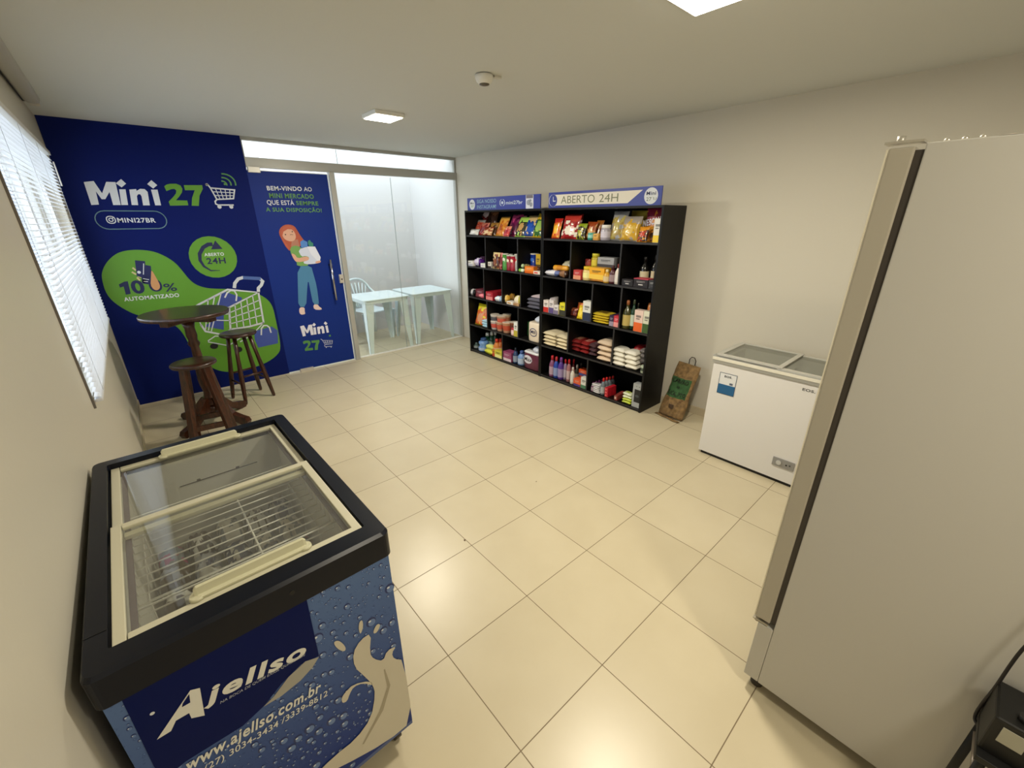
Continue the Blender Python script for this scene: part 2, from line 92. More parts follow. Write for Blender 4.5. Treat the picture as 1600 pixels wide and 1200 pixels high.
# groceries: kind, y, x, z, width, height, depth, colours, label, category, extras
ITEMS=[
('bag', 2.943, 2.775, 1.508, 0.156, 0.217, None, [(90, 20, 22), (215, 190, 180), (160, 50, 50)], 'dark red snack bag standing behind the grey topped bag, top shelf, left black unit', 'snack bag', {}),
('bag', 2.795, 2.805, 1.508, 0.196, 0.236, None, [(70, 42, 28), (110, 70, 40), (40, 22, 16)], 'tall dark brown snack bag at the back, top shelf, left black unit', 'snack bag', {}),
('bag', 2.91, 2.705, 1.508, 0.156, 0.142, None, [(160, 55, 40), (150, 145, 140), (190, 90, 60)], 'red snack bag with grey top, top shelf, left black unit', 'snack bag', {}),
('bag', 2.779, 2.685, 1.508, 0.151, 0.117, None, [(150, 35, 35), (200, 120, 100), (120, 25, 30)], 'red snack bag behind the tan one, top shelf, left black unit', 'snack bag', {}),
('bag', 2.629, 2.705, 1.508, 0.149, 0.117, None, [(120, 80, 30), (170, 125, 60), (80, 45, 20)], 'golden brown snack bag, top shelf, left black unit', 'snack bag', {}),
('bag', 2.907, 2.645, 1.508, 0.178, 0.057, None, [(225, 225, 222), (190, 190, 195), (235, 235, 235)], 'small white snack bag at the left end, top shelf, left black unit', 'snack bag', {}),
('bag', 2.639, 2.645, 1.508, 0.17, 0.078, None, [(205, 165, 115), (150, 60, 40), (225, 195, 150)], 'small tan snack bag at the front, top shelf, left black unit', 'snack bag', {}),
('bag', 2.448, 2.685, 1.508, 0.161, 0.169, None, [(205, 120, 30), (225, 165, 70), (170, 80, 20)], 'orange snack bag, top shelf, left black unit', 'snack bag', {}),
('bag', 2.281, 2.715, 1.508, 0.18, 0.188, None, [(110, 25, 75), (190, 70, 120), (80, 20, 60)], 'tall magenta snack bag, top shelf, left black unit', 'snack bag', {}),
('bag', 2.182, 2.745, 1.508, 0.078, 0.177, None, [(120, 20, 35), (190, 120, 130), (90, 15, 30)], 'narrow dark red snack bag behind the black one, top shelf, left black unit', 'snack bag', {}),
('bag', 2.279, 2.645, 1.508, 0.104, 0.088, None, [(190, 55, 60), (230, 150, 120), (150, 30, 50)], 'small red snack bag before the magenta one, top shelf, left black unit', 'snack bag', {}),
('bag', 2.083, 2.665, 1.508, 0.174, 0.167, None, [(22, 30, 22), (165, 205, 90), (190, 150, 90)], 'black snack bag with lime green print, top shelf, left black unit', 'snack bag', {}),
('bag', 1.955, 2.675, 1.508, 0.204, 0.177, None, [(20, 60, 140), (205, 175, 120), (25, 80, 180)], 'bright blue snack bag, top shelf, left black unit', 'snack bag', {}),
('bag', 1.821, 2.675, 1.508, 0.176, 0.194, None, [(40, 95, 35), (215, 175, 40), (150, 185, 90)], 'green and yellow snack bag at the right end, top shelf, left black unit', 'snack bag', {}),
('box', 2.857, 2.765, 1.138, 0.087, 0.111, None, [(60, 25, 60), (90, 50, 90)], 'dark purple box behind the white one, second shelf, left black unit', 'box', {}),
('box', 2.973, 2.645, 1.138, 0.148, 0.062, None, [(232, 230, 225), (190, 190, 200)], 'white box at the left end, second shelf, left black unit', 'box', {}),
('pack', 2.84, 2.665, 1.138, 0.152, 0.099, None, [(85, 35, 130), (220, 210, 235)], 'purple sweets pack, second shelf, left black unit', 'sweets pack', {}),
('box', 2.694, 2.645, 1.138, 0.094, 0.048, None, [(232, 230, 225), (205, 205, 215)], 'white box against the divider, second shelf, left black unit', 'box', {}),
('box', 2.59, 2.665, 1.138, 0.068, 0.072, None, [(225, 220, 210), (60, 50, 50)], 'small white and black box, second shelf, left black unit', 'box', {}),
('bag', 2.473, 2.645, 1.138, 0.127, 0.173, None, [(70, 30, 22), (220, 195, 140), (130, 70, 40)], 'brown biscuit bag with cream picture, second shelf, left black unit', 'biscuit bag', {}),
('bag', 2.417, 2.675, 1.138, 0.067, 0.171, None, [(140, 35, 35), (220, 140, 130), (110, 25, 25)], 'red biscuit bag behind the brown one, second shelf, left black unit', 'biscuit bag', {}),
('tube', 2.349, 2.775, 1.138, 0.056, 0.169, None, [(150, 150, 150), (220, 220, 220)], 'grey chip tube behind the red ones, second shelf, left black unit', 'chip tube', {}),
('tube', 2.302, 2.645, 1.138, 0.072, 0.184, None, [(70, 140, 60), (225, 225, 215)], 'green chip tube, second shelf, left black unit', 'chip tube', {}),
('tube', 2.231, 2.645, 1.138, 0.064, 0.171, None, [(135, 25, 45), (235, 220, 200)], 'dark red chip tube beside the green one, second shelf, left black unit', 'chip tube', {}),
('tube', 2.163, 2.645, 1.138, 0.068, 0.172, None, [(150, 25, 45), (235, 225, 205)], 'dark red chip tube further from the green one, second shelf, left black unit', 'chip tube', {}),
('tube', 2.133, 2.675, 1.138, 0.058, 0.186, None, [(170, 172, 168), (210, 60, 60)], 'pale grey chip tube against the divider, second shelf, left black unit', 'chip tube', {}),
('tube', 1.997, 2.805, 1.138, 0.097, 0.192, None, [(20, 50, 140), (60, 110, 200)], 'blue biscuit tube standing at the back, second shelf, left black unit', 'biscuit tube', {}),
('box', 1.874, 2.785, 1.138, 0.074, 0.194, None, [(210, 175, 50), (90, 70, 30)], 'yellow box standing at the back right, second shelf, left black unit', 'box', {}),
('roll', 2.023, 2.735, 1.178, 0.111, 0.04, None, [(115, 105, 60), (160, 150, 100)], 'olive wafer roll lying on the pile, second shelf, left black unit', 'wafer roll', {}),
('roll', 2.072, 2.685, 1.178, 0.113, 0.045, None, [(190, 215, 170), (120, 160, 90)], 'pale green wafer roll, upper of two, second shelf, left black unit', 'wafer roll', {}),
('roll', 2.023, 2.645, 1.138, 0.121, 0.04, None, [(215, 228, 205), (130, 190, 70)], 'pale green wafer roll, lower of two, second shelf, left black unit', 'wafer roll', {}),
('box', 1.812, 2.705, 1.138, 0.097, 0.075, None, [(70, 40, 25), (120, 75, 40)], 'low brown box behind the red and white one, second shelf, left black unit', 'box', {}),
('box', 1.87, 2.645, 1.138, 0.144, 0.072, None, [(225, 125, 30), (205, 95, 20)], 'orange box, second shelf, left black unit', 'box', {}),
('box', 1.751, 2.645, 1.138, 0.101, 0.033, None, [(225, 215, 205), (205, 70, 60)], 'small red and white box at the right end, second shelf, left black unit', 'box', {}),
('pack', 2.987, 2.665, 0.753, 0.141, 0.085, None, [(35, 32, 35), (225, 222, 225)], 'black and white sweets pack, middle shelf, left black unit', 'sweets pack', {}),
('box', 2.842, 2.695, 0.753, 0.177, 0.095, 0.2, [(110, 40, 55), (150, 70, 80)], 'dark pink box with long top, middle shelf, left black unit', 'box', {}),
('pack', 2.75, 2.645, 0.753, 0.128, 0.055, None, [(225, 95, 120), (240, 140, 150)], 'small pink pack, middle shelf, left black unit', 'sweets pack', {}),
('box', 2.583, 2.645, 0.753, 0.137, 0.101, 0.26, [(175, 35, 50), (225, 130, 130)], 'red box running back against the shelf depth, middle shelf, left black unit', 'box', {}),
('pack', 2.417, 2.645, 0.753, 0.143, 0.065, None, [(160, 190, 225), (235, 240, 245)], 'light blue and white pack, middle shelf, left black unit', 'sweets pack', {}),
('pack', 2.291, 2.745, 0.753, 0.105, 0.1, None, [(130, 95, 35), (160, 120, 50)], 'gold pack behind the yellow ones, middle shelf, left black unit', 'sweets pack', {}),
('pack', 2.307, 2.675, 0.753, 0.089, 0.09, None, [(215, 165, 60), (240, 210, 130)], 'yellow chocolate pack beside the divider, middle shelf, left black unit', 'sweets pack', {}),
('pack', 2.103, 2.675, 0.753, 0.112, 0.11, None, [(190, 180, 70), (235, 225, 200)], 'yellow green sweets pack, middle shelf, left black unit', 'sweets pack', {}),
('box', 2.194, 2.645, 0.753, 0.114, 0.035, None, [(230, 225, 220), (200, 150, 80)], 'small flat white box at the front edge, middle shelf, left black unit', 'box', {}),
('box', 2.085, 2.645, 0.753, 0.101, 0.026, None, [(190, 150, 110), (150, 110, 70)], 'flat tan tray at the front edge, middle shelf, left black unit', 'box', {}),
('flat', 1.803, 2.645, 0.753, 0.22, 0.04, 0.15, [(95, 95, 110), (215, 212, 222)], 'lowest of the stacked grey and white wafer packs, middle shelf, left black unit', 'wafer pack', {}),
('flat', 1.803, 2.645, 0.793, 0.22, 0.04, 0.15, [(95, 95, 110), (215, 212, 222)], 'middle of the stacked grey and white wafer packs, middle shelf, left black unit', 'wafer pack', {}),
('flat', 1.804, 2.645, 0.833, 0.219, 0.04, 0.15, [(95, 95, 110), (215, 212, 222)], 'upper of the stacked grey and white wafer packs, middle shelf, left black unit', 'wafer pack', {}),
('flat', 1.793, 2.665, 0.873, 0.156, 0.028, 0.2, [(205, 190, 200), (235, 225, 230)], 'pale pink wafer pack topping the grey stack, middle shelf, left black unit', 'wafer pack', {}),
('bag', 2.806, 2.725, 0.383, 0.125, 0.238, None, [(140, 150, 30), (120, 40, 20), (80, 110, 30)], 'olive and red bread bag behind the yellow one, fourth shelf, left black unit', 'bread bag', {}),
('bag', 2.83, 2.645, 0.383, 0.242, 0.25, None, [(225, 110, 50), (235, 220, 40), (215, 150, 110)], 'yellow topped red bread bag, fourth shelf, left black unit', 'bread bag', {}),
('flat', 2.7, 2.645, 0.383, 0.123, 0.033, 0.08, [(170, 205, 225), (225, 235, 240)], 'lowest of the light blue sponge packs, fourth shelf, left black unit', 'sponge pack', {}),
('flat', 2.699, 2.645, 0.416, 0.123, 0.033, 0.08, [(170, 205, 225), (225, 235, 240)], 'middle of the light blue sponge packs, fourth shelf, left black unit', 'sponge pack', {}),
('flat', 2.698, 2.645, 0.449, 0.122, 0.033, 0.08, [(170, 205, 225), (225, 235, 240)], 'topmost of the light blue sponge packs, fourth shelf, left black unit', 'sponge pack', {}),
('cup', 2.549, 2.645, 0.383, 0.115, 0.107, None, [(225, 215, 215), (200, 80, 70)], 'noodle cup, lower row beside the divider, fourth shelf, left black unit', 'noodle cup', {}),
('cup', 2.437, 2.645, 0.383, 0.114, 0.115, None, [(215, 170, 140), (190, 80, 60)], 'noodle cup, lower row second from the divider, fourth shelf, left black unit', 'noodle cup', {}),
('cup', 2.316, 2.645, 0.383, 0.128, 0.128, None, [(220, 165, 130), (185, 75, 50)], 'noodle cup, lower row third from the divider, fourth shelf, left black unit', 'noodle cup', {}),
('cup', 2.244, 2.695, 0.383, 0.12, 0.136, None, [(150, 95, 70), (110, 50, 40)], 'brown noodle cup behind the small red jar, fourth shelf, left black unit', 'noodle cup', {}),
('cup', 2.55, 2.645, 0.475, 0.117, 0.1, None, [(228, 222, 222), (80, 80, 90)], 'white noodle cup, stacked above the divider side, fourth shelf, left black unit', 'noodle cup', {}),
('cup', 2.423, 2.645, 0.475, 0.137, 0.1, None, [(215, 175, 150), (200, 90, 70)], 'beige noodle cup in the middle of the upper tier, fourth shelf, left black unit', 'noodle cup', {}),
('cup', 2.394, 2.715, 0.475, 0.112, 0.115, None, [(190, 170, 140), (150, 90, 60)], 'noodle cup at the back of the upper tier, fourth shelf, left black unit', 'noodle cup', {}),
('jar', 2.161, 2.645, 0.383, 0.069, 0.088, None, [(225, 180, 175), (195, 50, 60)], 'small red lidded jar, fourth shelf, left black unit', 'jar', {}),
('box', 2.091, 2.645, 0.383, 0.068, 0.174, None, [(230, 230, 225), (190, 175, 60)], 'white and yellow carton at the divider, fourth shelf, left black unit', 'carton', {}),
('box', 2.041, 2.785, 0.383, 0.041, 0.172, None, [(40, 95, 50), (60, 120, 60)], 'green box behind the tissue bundle, fourth shelf, left black unit', 'box', {}),
('tissue', 1.788, 2.645, 0.383, 0.19, 0.22, None, [(230, 215, 195), (20, 30, 90)], 'cream toilet paper bundle with knotted top, fourth shelf, left black unit', 'toilet paper', {'text': 'Mili'}),
('bottle', 2.977, 2.675, 0.035, 0.075, 0.074, None, [(70, 90, 85), (110, 130, 125)], 'small grey green bottle at the left end, bottom shelf, left black unit', 'bottle', {}),
('bottle', 2.82, 2.645, 0.035, 0.147, 0.173, None, [(110, 150, 205), (50, 80, 130)], 'light blue fabric softener bottle, bottom shelf, left black unit', 'bottle', {'shape': 'soft'}),
('bottle', 2.852, 2.755, 0.035, 0.109, 0.223, None, [(20, 90, 60), (235, 240, 240)], 'green bottle with white cap, nearest the softener, bottom shelf, left black unit', 'bottle', {}),
('bottle', 2.768, 2.775, 0.035, 0.09, 0.252, None, [(20, 80, 55), (235, 240, 240)], 'green bottle with white cap, middle of three, bottom shelf, left black unit', 'bottle', {}),
('bottle', 2.727, 2.815, 0.035, 0.066, 0.262, None, [(20, 70, 50), (235, 240, 240)], 'green bottle with white cap, rearmost of three, bottom shelf, left black unit', 'bottle', {}),
('flat', 2.641, 2.645, 0.035, 0.18, 0.06, 0.07, [(215, 215, 60), (240, 240, 150)], 'bright yellow sponge pack at the front, bottom shelf, left black unit', 'sponge pack', {}),
('flat', 2.631, 2.655, 0.095, 0.145, 0.065, 0.07, [(215, 220, 110), (240, 240, 190)], 'pale yellow sponge pack on the brighter one, bottom shelf, left black unit', 'sponge pack', {}),
('bottle', 2.532, 2.665, 0.035, 0.099, 0.22, None, [(205, 120, 45), (200, 55, 35)], 'orange bottle with red cap, nearest the sponges, bottom shelf, left black unit', 'bottle', {}),
('bottle', 2.494, 2.705, 0.035, 0.081, 0.228, None, [(190, 100, 40), (200, 55, 35)], 'orange bottle with red cap, middle of three, bottom shelf, left black unit', 'bottle', {}),
('bottle', 2.488, 2.745, 0.035, 0.04, 0.23, None, [(190, 100, 40), (205, 70, 50)], 'orange bottle with red cap, against the divider, bottom shelf, left black unit', 'bottle', {}),
('box', 2.524, 2.645, 0.035, 0.048, 0.09, None, [(210, 130, 50), (190, 60, 30)], 'narrow orange carton beside the yellow box, bottom shelf, left black unit', 'carton', {}),
('box', 2.427, 2.645, 0.035, 0.145, 0.096, None, [(205, 195, 60), (235, 230, 150)], 'yellow soap box against the divider, bottom shelf, left black unit', 'soap box', {}),
('box', 2.257, 2.645, 0.035, 0.167, 0.118, None, [(150, 70, 110), (225, 205, 215)], 'purple and white box, bottom shelf, left black unit', 'box', {}),
('bottle', 2.126, 2.645, 0.035, 0.064, 0.199, None, [(35, 60, 105), (20, 30, 45)], 'slim dark blue spray bottle, bottom shelf, left black unit', 'bottle', {}),
('bottle', 2.089, 2.725, 0.035, 0.078, 0.152, None, [(80, 110, 170), (40, 60, 120)], 'blue bottle behind the paler blue one, bottom shelf, left black unit', 'bottle', {}),
('bottle', 2.034, 2.645, 0.035, 0.102, 0.177, None, [(115, 150, 205), (60, 85, 150)], 'pale blue detergent bottle, bottom shelf, left black unit', 'bottle', {}),
('tissue', 1.825, 2.645, 0.035, 0.26, 0.213, None, [(95, 35, 60), (235, 235, 240)], 'burgundy toilet paper bundle with white top and knot, bottom shelf, left black unit', 'toilet paper', {'text': 'Max'}),
('bag', 1.438, 2.765, 1.508, 0.227, 0.21, None, [(120, 20, 25), (150, 40, 35), (90, 15, 20)], 'dark red bag behind the shiny red bag, top shelf, right black unit', 'food bag', {}),
('bag', 1.535, 2.665, 1.508, 0.109, 0.174, None, [(220, 110, 30), (180, 40, 30), (240, 190, 60)], 'orange and red packet at the left end, top shelf, right black unit', 'packet', {}),
('bag', 1.354, 2.645, 1.508, 0.216, 0.195, None, [(160, 25, 30), (190, 60, 50), (235, 225, 210)], 'big shiny red bag with white oval, top shelf, right black unit', 'food bag', {}),
('bag', 1.212, 2.665, 1.508, 0.108, 0.131, None, [(45, 35, 20), (150, 170, 40), (190, 180, 60)], 'dark packet with lime top, top shelf, right black unit', 'packet', {}),
('bag', 1.072, 2.745, 1.508, 0.084, 0.156, None, [(125, 65, 20), (150, 90, 30), (100, 50, 20)], 'brown packet behind the small yellow box, top shelf, right black unit', 'packet', {}),
('bag', 1.132, 2.705, 1.508, 0.119, 0.145, None, [(200, 125, 60), (160, 70, 30), (225, 170, 100)], 'tan and orange packet, top shelf, right black unit', 'packet', {}),
('can', 1.068, 2.645, 1.508, 0.075, 0.064, None, [(60, 155, 140), (150, 210, 200)], 'teal can, top shelf, right black unit', 'can', {}),
('box', 0.995, 2.645, 1.508, 0.057, 0.058, None, [(220, 170, 80), (200, 140, 50)], 'small yellow box, top shelf, right black unit', 'box', {}),
('jar', 0.917, 2.645, 1.508, 0.093, 0.132, None, [(175, 170, 185), (238, 236, 235)], 'grey jar with white lid, top shelf, right black unit', 'jar', {}),
('bag', 0.717, 2.805, 1.508, 0.192, 0.231, None, [(180, 150, 50), (200, 175, 70), (160, 130, 40)], 'large yellow pasta bag at the back, top shelf, right black unit', 'pasta bag', {}),
('bag', 0.823, 2.675, 1.508, 0.161, 0.225, None, [(165, 140, 70), (150, 150, 150), (180, 165, 90)], 'tall clear pasta bag with grey top, top shelf, right black unit', 'pasta bag', {}),
('bag', 0.669, 2.645, 1.508, 0.184, 0.186, None, [(205, 160, 45), (165, 155, 145), (215, 180, 80)], 'slumped yellow pasta bag with clear top, top shelf, right black unit', 'pasta bag', {}),
('bag', 0.516, 2.765, 1.508, 0.177, 0.253, None, [(150, 30, 50), (130, 30, 60), (215, 140, 50)], 'dark red cocoa powder bag with white lettering, top shelf, right black unit', 'cocoa bag', {'text': 'NESCAU'}),
('bag', 0.47, 2.695, 1.508, 0.078, 0.114, None, [(150, 90, 30), (215, 150, 50), (60, 35, 25)], 'brown and orange packet behind the carton, top shelf, right black unit', 'packet', {}),
('bag', 0.526, 2.645, 1.508, 0.093, 0.111, None, [(60, 40, 30), (225, 150, 40), (190, 60, 30)], 'orange topped dark packet, top shelf, right black unit', 'packet', {}),
('box', 0.38, 2.645, 1.508, 0.069, 0.184, None, [(225, 222, 215), (235, 200, 40)], 'tall white carton with yellow ends, top shelf, right black unit', 'carton', {}),
('pack', 1.431, 2.745, 1.138, 0.132, 0.148, None, [(150, 145, 120), (190, 185, 160)], 'grey biscuit pack behind the yellow roll, second shelf, right black unit', 'biscuit pack', {}),
('pack', 1.381, 2.645, 1.138, 0.108, 0.071, None, [(70, 45, 35), (140, 100, 70)], 'small brown pack, second shelf, right black unit', 'biscuit pack', {}),
('pack', 1.537, 2.645, 1.138, 0.208, 0.06, None, [(110, 125, 180), (225, 225, 235)], 'blue and white crumpled pack, second shelf, right black unit', 'biscuit pack', {}),
('roll', 1.45, 2.675, 1.195, 0.217, 0.055, None, [(225, 160, 40), (200, 130, 30)], 'yellow biscuit roll lying on the small packs, second shelf, right black unit', 'biscuit roll', {}),
('box', 1.191, 2.645, 1.138, 0.096, 0.091, None, [(185, 60, 60), (220, 150, 120)], 'small red box at the left, second shelf, right black unit', 'box', {}),
('jar', 1.095, 2.645, 1.138, 0.098, 0.129, None, [(225, 200, 130), (230, 195, 40)], 'cream jar with yellow lid in front, second shelf, right black unit', 'jar', {}),
('flat', 0.953, 2.645, 1.138, 0.178, 0.02, 0.12, [(170, 110, 50), (215, 200, 190)], 'flat tray under the yellow box, second shelf, right black unit', 'tray', {}),
('box', 0.973, 2.665, 1.158, 0.18, 0.106, None, [(235, 170, 30), (240, 200, 80)], 'wide yellow box, second shelf, right black unit', 'box', {}),
('box', 1.153, 2.805, 1.138, 0.155, 0.1, None, [(200, 150, 30), (180, 120, 20)], 'yellow box behind the jars, second shelf, right black unit', 'box', {}),
('can', 1.21, 2.805, 1.238, 0.076, 0.083, None, [(160, 55, 50), (190, 90, 80)], 'red can standing on the rear yellow box, second shelf, right black unit', 'can', {}),
('jar', 1.115, 2.785, 1.238, 0.081, 0.14, None, [(200, 180, 50), (225, 215, 70)], 'yellow labelled jar standing on the rear yellow box, second shelf, right black unit', 'jar', {}),
('box', 0.982, 2.765, 1.138, 0.127, 0.139, None, [(150, 152, 158), (110, 110, 115)], 'silver box, lower of two, second shelf, right black unit', 'box', {}),
('box', 0.952, 2.765, 1.262, 0.194, 0.09, None, [(165, 167, 172), (60, 60, 65)], 'silver box, upper of two, second shelf, right black unit', 'box', {}),
('bottle', 0.859, 2.645, 1.138, 0.068, 0.121, None, [(215, 165, 60), (235, 210, 150)], 'small yellow bottle, second shelf, right black unit', 'bottle', {}),
('bottle', 0.795, 2.645, 1.138, 0.06, 0.161, None, [(75, 25, 40), (60, 20, 30)], 'dark red sauce bottle, second shelf, right black unit', 'bottle', {}),
('bottle', 0.735, 2.645, 1.138, 0.062, 0.179, None, [(225, 215, 205), (130, 40, 35)], 'white labelled sauce bottle at the divider, second shelf, right black unit', 'bottle', {}),
('bottle', 0.554, 2.765, 1.138, 0.08, 0.244, None, [(20, 18, 16), (15, 15, 15)], 'wine bottle with cream label, left of two, second shelf, right black unit', 'wine bottle', {'shape': 'wine'}),
('bottle', 0.448, 2.765, 1.138, 0.065, 0.263, None, [(20, 18, 16), (15, 15, 15)], 'wine bottle with cream label, right of two, second shelf, right black unit', 'wine bottle', {'shape': 'wine'}),
('box', 0.615, 2.645, 1.138, 0.116, 0.058, None, [(30, 24, 26), (225, 222, 220)], 'black box with white print, left of two, second shelf, right black unit', 'box', {}),
('box', 0.481, 2.645, 1.138, 0.145, 0.071, None, [(30, 22, 26), (225, 222, 220)], 'black box with white print and pink top edge, second shelf, right black unit', 'box', {'top': (190, 60, 80)}),
('box', 0.373, 2.645, 1.138, 0.064, 0.072, None, [(45, 45, 48), (70, 70, 75)], 'plain dark box against the right side, second shelf, right black unit', 'box', {}),
('box', 1.601, 2.645, 0.753, 0.077, 0.129, None, [(225, 215, 210), (195, 50, 45)], 'white carton with red base, middle shelf, right black unit', 'carton', {}),
('box', 1.522, 2.645, 0.753, 0.068, 0.14, 0.05, [(220, 212, 215), (90, 75, 130)], 'white and purple carton of the row, nearest the edge, middle shelf, right black unit', 'carton', {}),
('box', 1.566, 2.7, 0.753, 0.068, 0.14, 0.05, [(220, 212, 215), (90, 75, 130)], 'white and purple carton of the row, second in the row, middle shelf, right black unit', 'carton', {}),
('box', 1.61, 2.755, 0.753, 0.069, 0.14, 0.05, [(220, 212, 215), (90, 75, 130)], 'white and purple carton of the row, third in the row, middle shelf, right black unit', 'carton', {}),
('box', 1.654, 2.81, 0.753, 0.07, 0.14, 0.05, [(220, 212, 215), (90, 75, 130)], 'white and purple carton of the row, fourth in the row, middle shelf, right black unit', 'carton', {}),
('box', 1.697, 2.865, 0.753, 0.071, 0.14, 0.05, [(220, 212, 215), (90, 75, 130)], 'white and purple carton of the row, rearmost, middle shelf, right black unit', 'carton', {}),
('box', 1.453, 2.645, 0.753, 0.062, 0.097, None, [(225, 220, 222), (120, 110, 140)], 'white box between the purple cartons and the yellow carton, middle shelf, right black unit', 'carton', {}),
('box', 1.364, 2.645, 0.753, 0.077, 0.132, None, [(225, 215, 50), (60, 60, 50)], 'yellow carton with black top, middle shelf, right black unit', 'carton', {}),
('bag', 1.291, 2.705, 0.753, 0.108, 0.075, None, [(125, 55, 40), (170, 90, 60), (100, 40, 30)], 'red brown packet leaning at the left, middle shelf, right black unit', 'packet', {}),
('bag', 1.239, 2.745, 0.753, 0.087, 0.122, None, [(200, 90, 50), (220, 120, 60), (160, 60, 40)], 'orange packet behind the yellow packet, middle shelf, right black unit', 'packet', {}),
('bag', 1.138, 2.645, 0.753, 0.087, 0.12, None, [(230, 200, 30), (215, 180, 20), (235, 210, 70)], 'bright yellow packet, middle shelf, right black unit', 'packet', {}),
('box', 1.043, 2.645, 0.753, 0.105, 0.191, None, [(225, 225, 220), (40, 50, 80)], 'tall white and navy carton, middle shelf, right black unit', 'carton', {}),
('flat', 0.884, 2.645, 0.753, 0.197, 0.026, 0.16, [(205, 180, 50), (120, 95, 30)], 'lowest of the stacked yellow packs, middle shelf, right black unit', 'yellow pack', {}),
('flat', 0.885, 2.645, 0.777, 0.196, 0.026, 0.16, [(205, 180, 50), (120, 95, 30)], 'second of the stacked yellow packs from the bottom, middle shelf, right black unit', 'yellow pack', {}),
('flat', 0.886, 2.645, 0.801, 0.196, 0.026, 0.16, [(205, 180, 50), (120, 95, 30)], 'third of the stacked yellow packs from the bottom, middle shelf, right black unit', 'yellow pack', {}),
('flat', 0.887, 2.645, 0.825, 0.196, 0.026, 0.16, [(205, 180, 50), (120, 95, 30)], 'topmost of the stacked yellow packs, middle shelf, right black unit', 'yellow pack', {}),
('box', 0.747, 2.645, 0.753, 0.049, 0.103, 0.22, [(50, 40, 70), (150, 140, 160)], 'dark purple pack box, middle shelf, right black unit', 'box', {}),
('box', 0.694, 2.645, 0.753, 0.057, 0.105, 0.22, [(195, 50, 65), (225, 150, 150)], 'red pack box beside the purple one, middle shelf, right black unit', 'box', {}),
('bottle', 0.607, 2.645, 0.753, 0.077, 0.257, None, [(60, 60, 25), (150, 90, 50)], 'olive oil bottle with tan label, middle shelf, right black unit', 'oil bottle', {'shape': 'wine', 'lab': (185, 165, 95)}),
('bottle', 0.556, 2.675, 0.753, 0.056, 0.267, None, [(25, 60, 40), (60, 70, 50)], 'dark green bottle with white emblem, middle shelf, right black unit', 'bottle', {'shape': 'wine', 'lab': (190, 205, 190)}),
('bottle', 0.566, 2.765, 0.753, 0.038, 0.225, None, [(30, 50, 35), (60, 60, 50)], 'green bottle behind the orange carton, middle shelf, right black unit', 'bottle', {'shape': 'wine'}),
('bag', 0.433, 2.725, 0.753, 0.101, 0.217, None, [(200, 100, 50), (215, 130, 70), (220, 190, 160)], 'orange and cream bag behind the cartons, middle shelf, right black unit', 'food bag', {}),
('box', 0.465, 2.645, 0.753, 0.088, 0.192, None, [(225, 200, 190), (225, 100, 40)], 'pale pink carton with orange base, middle shelf, right black unit', 'carton', {}),
('box', 0.384, 2.645, 0.753, 0.071, 0.194, None, [(215, 215, 195), (60, 90, 45)], 'green and white carton with yellow base, middle shelf, right black unit', 'carton', {}),
('flat', 1.547, 2.645, 0.383, 0.194, 0.041, 0.22, [(225, 212, 180), (205, 195, 160)], 'cream rice bag, left column, lowest, fourth shelf, right black unit', 'rice bag', {}),
('flat', 1.547, 2.645, 0.421, 0.194, 0.041, 0.22, [(225, 212, 180), (205, 195, 160)], 'cream rice bag, left column, second from below, fourth shelf, right black unit', 'rice bag', {}),
('flat', 1.548, 2.645, 0.459, 0.193, 0.041, 0.22, [(225, 212, 180), (205, 195, 160)], 'cream rice bag, left column, third from below, fourth shelf, right black unit', 'rice bag', {}),
('flat', 1.549, 2.645, 0.497, 0.193, 0.041, 0.22, [(225, 212, 180), (205, 195, 160)], 'cream rice bag, left column, topmost, fourth shelf, right black unit', 'rice bag', {}),
('flat', 1.367, 2.645, 0.383, 0.167, 0.041, 0.22, [(225, 212, 180), (205, 195, 160)], 'cream rice bag, right column, lowest, fourth shelf, right black unit', 'rice bag', {}),
('flat', 1.368, 2.645, 0.421, 0.166, 0.041, 0.22, [(225, 212, 180), (205, 195, 160)], 'cream rice bag, right column, second from below, fourth shelf, right black unit', 'rice bag', {}),
('flat', 1.369, 2.645, 0.459, 0.166, 0.041, 0.22, [(225, 212, 180), (205, 195, 160)], 'cream rice bag, right column, third from below, fourth shelf, right black unit', 'rice bag', {}),
('flat', 1.37, 2.645, 0.497, 0.166, 0.041, 0.22, [(225, 212, 180), (205, 195, 160)], 'cream rice bag, right column, topmost, fourth shelf, right black unit', 'rice bag', {}),
('flat', 1.222, 2.695, 0.383, 0.144, 0.045, 0.2, [(120, 30, 30), (200, 140, 110)], 'dark red bean bag, lowest beside the rice, fourth shelf, right black unit', 'bean bag', {}),
('flat', 1.095, 2.695, 0.383, 0.112, 0.045, 0.2, [(135, 35, 35), (205, 150, 130)], 'red bean bag, lowest in the middle, fourth shelf, right black unit', 'bean bag', {}),
('flat', 0.988, 2.695, 0.383, 0.103, 0.045, 0.2, [(80, 55, 60), (120, 95, 100)], 'purple brown bean bag, lowest, fourth shelf, right black unit', 'bean bag', {}),
('flat', 1.223, 2.695, 0.426, 0.143, 0.045, 0.2, [(120, 30, 30), (200, 140, 110)], 'dark red bean bag, middle beside the rice, fourth shelf, right black unit', 'bean bag', {}),
('flat', 1.096, 2.695, 0.426, 0.112, 0.045, 0.2, [(135, 35, 35), (205, 150, 130)], 'red bean bag, middle in the middle, fourth shelf, right black unit', 'bean bag', {}),
('flat', 0.99, 2.695, 0.426, 0.103, 0.045, 0.2, [(80, 55, 60), (120, 95, 100)], 'purple brown bean bag, middle, fourth shelf, right black unit', 'bean bag', {}),
('flat', 1.225, 2.695, 0.469, 0.143, 0.045, 0.2, [(120, 30, 30), (200, 140, 110)], 'dark red bean bag, topmost beside the rice, fourth shelf, right black unit', 'bean bag', {}),
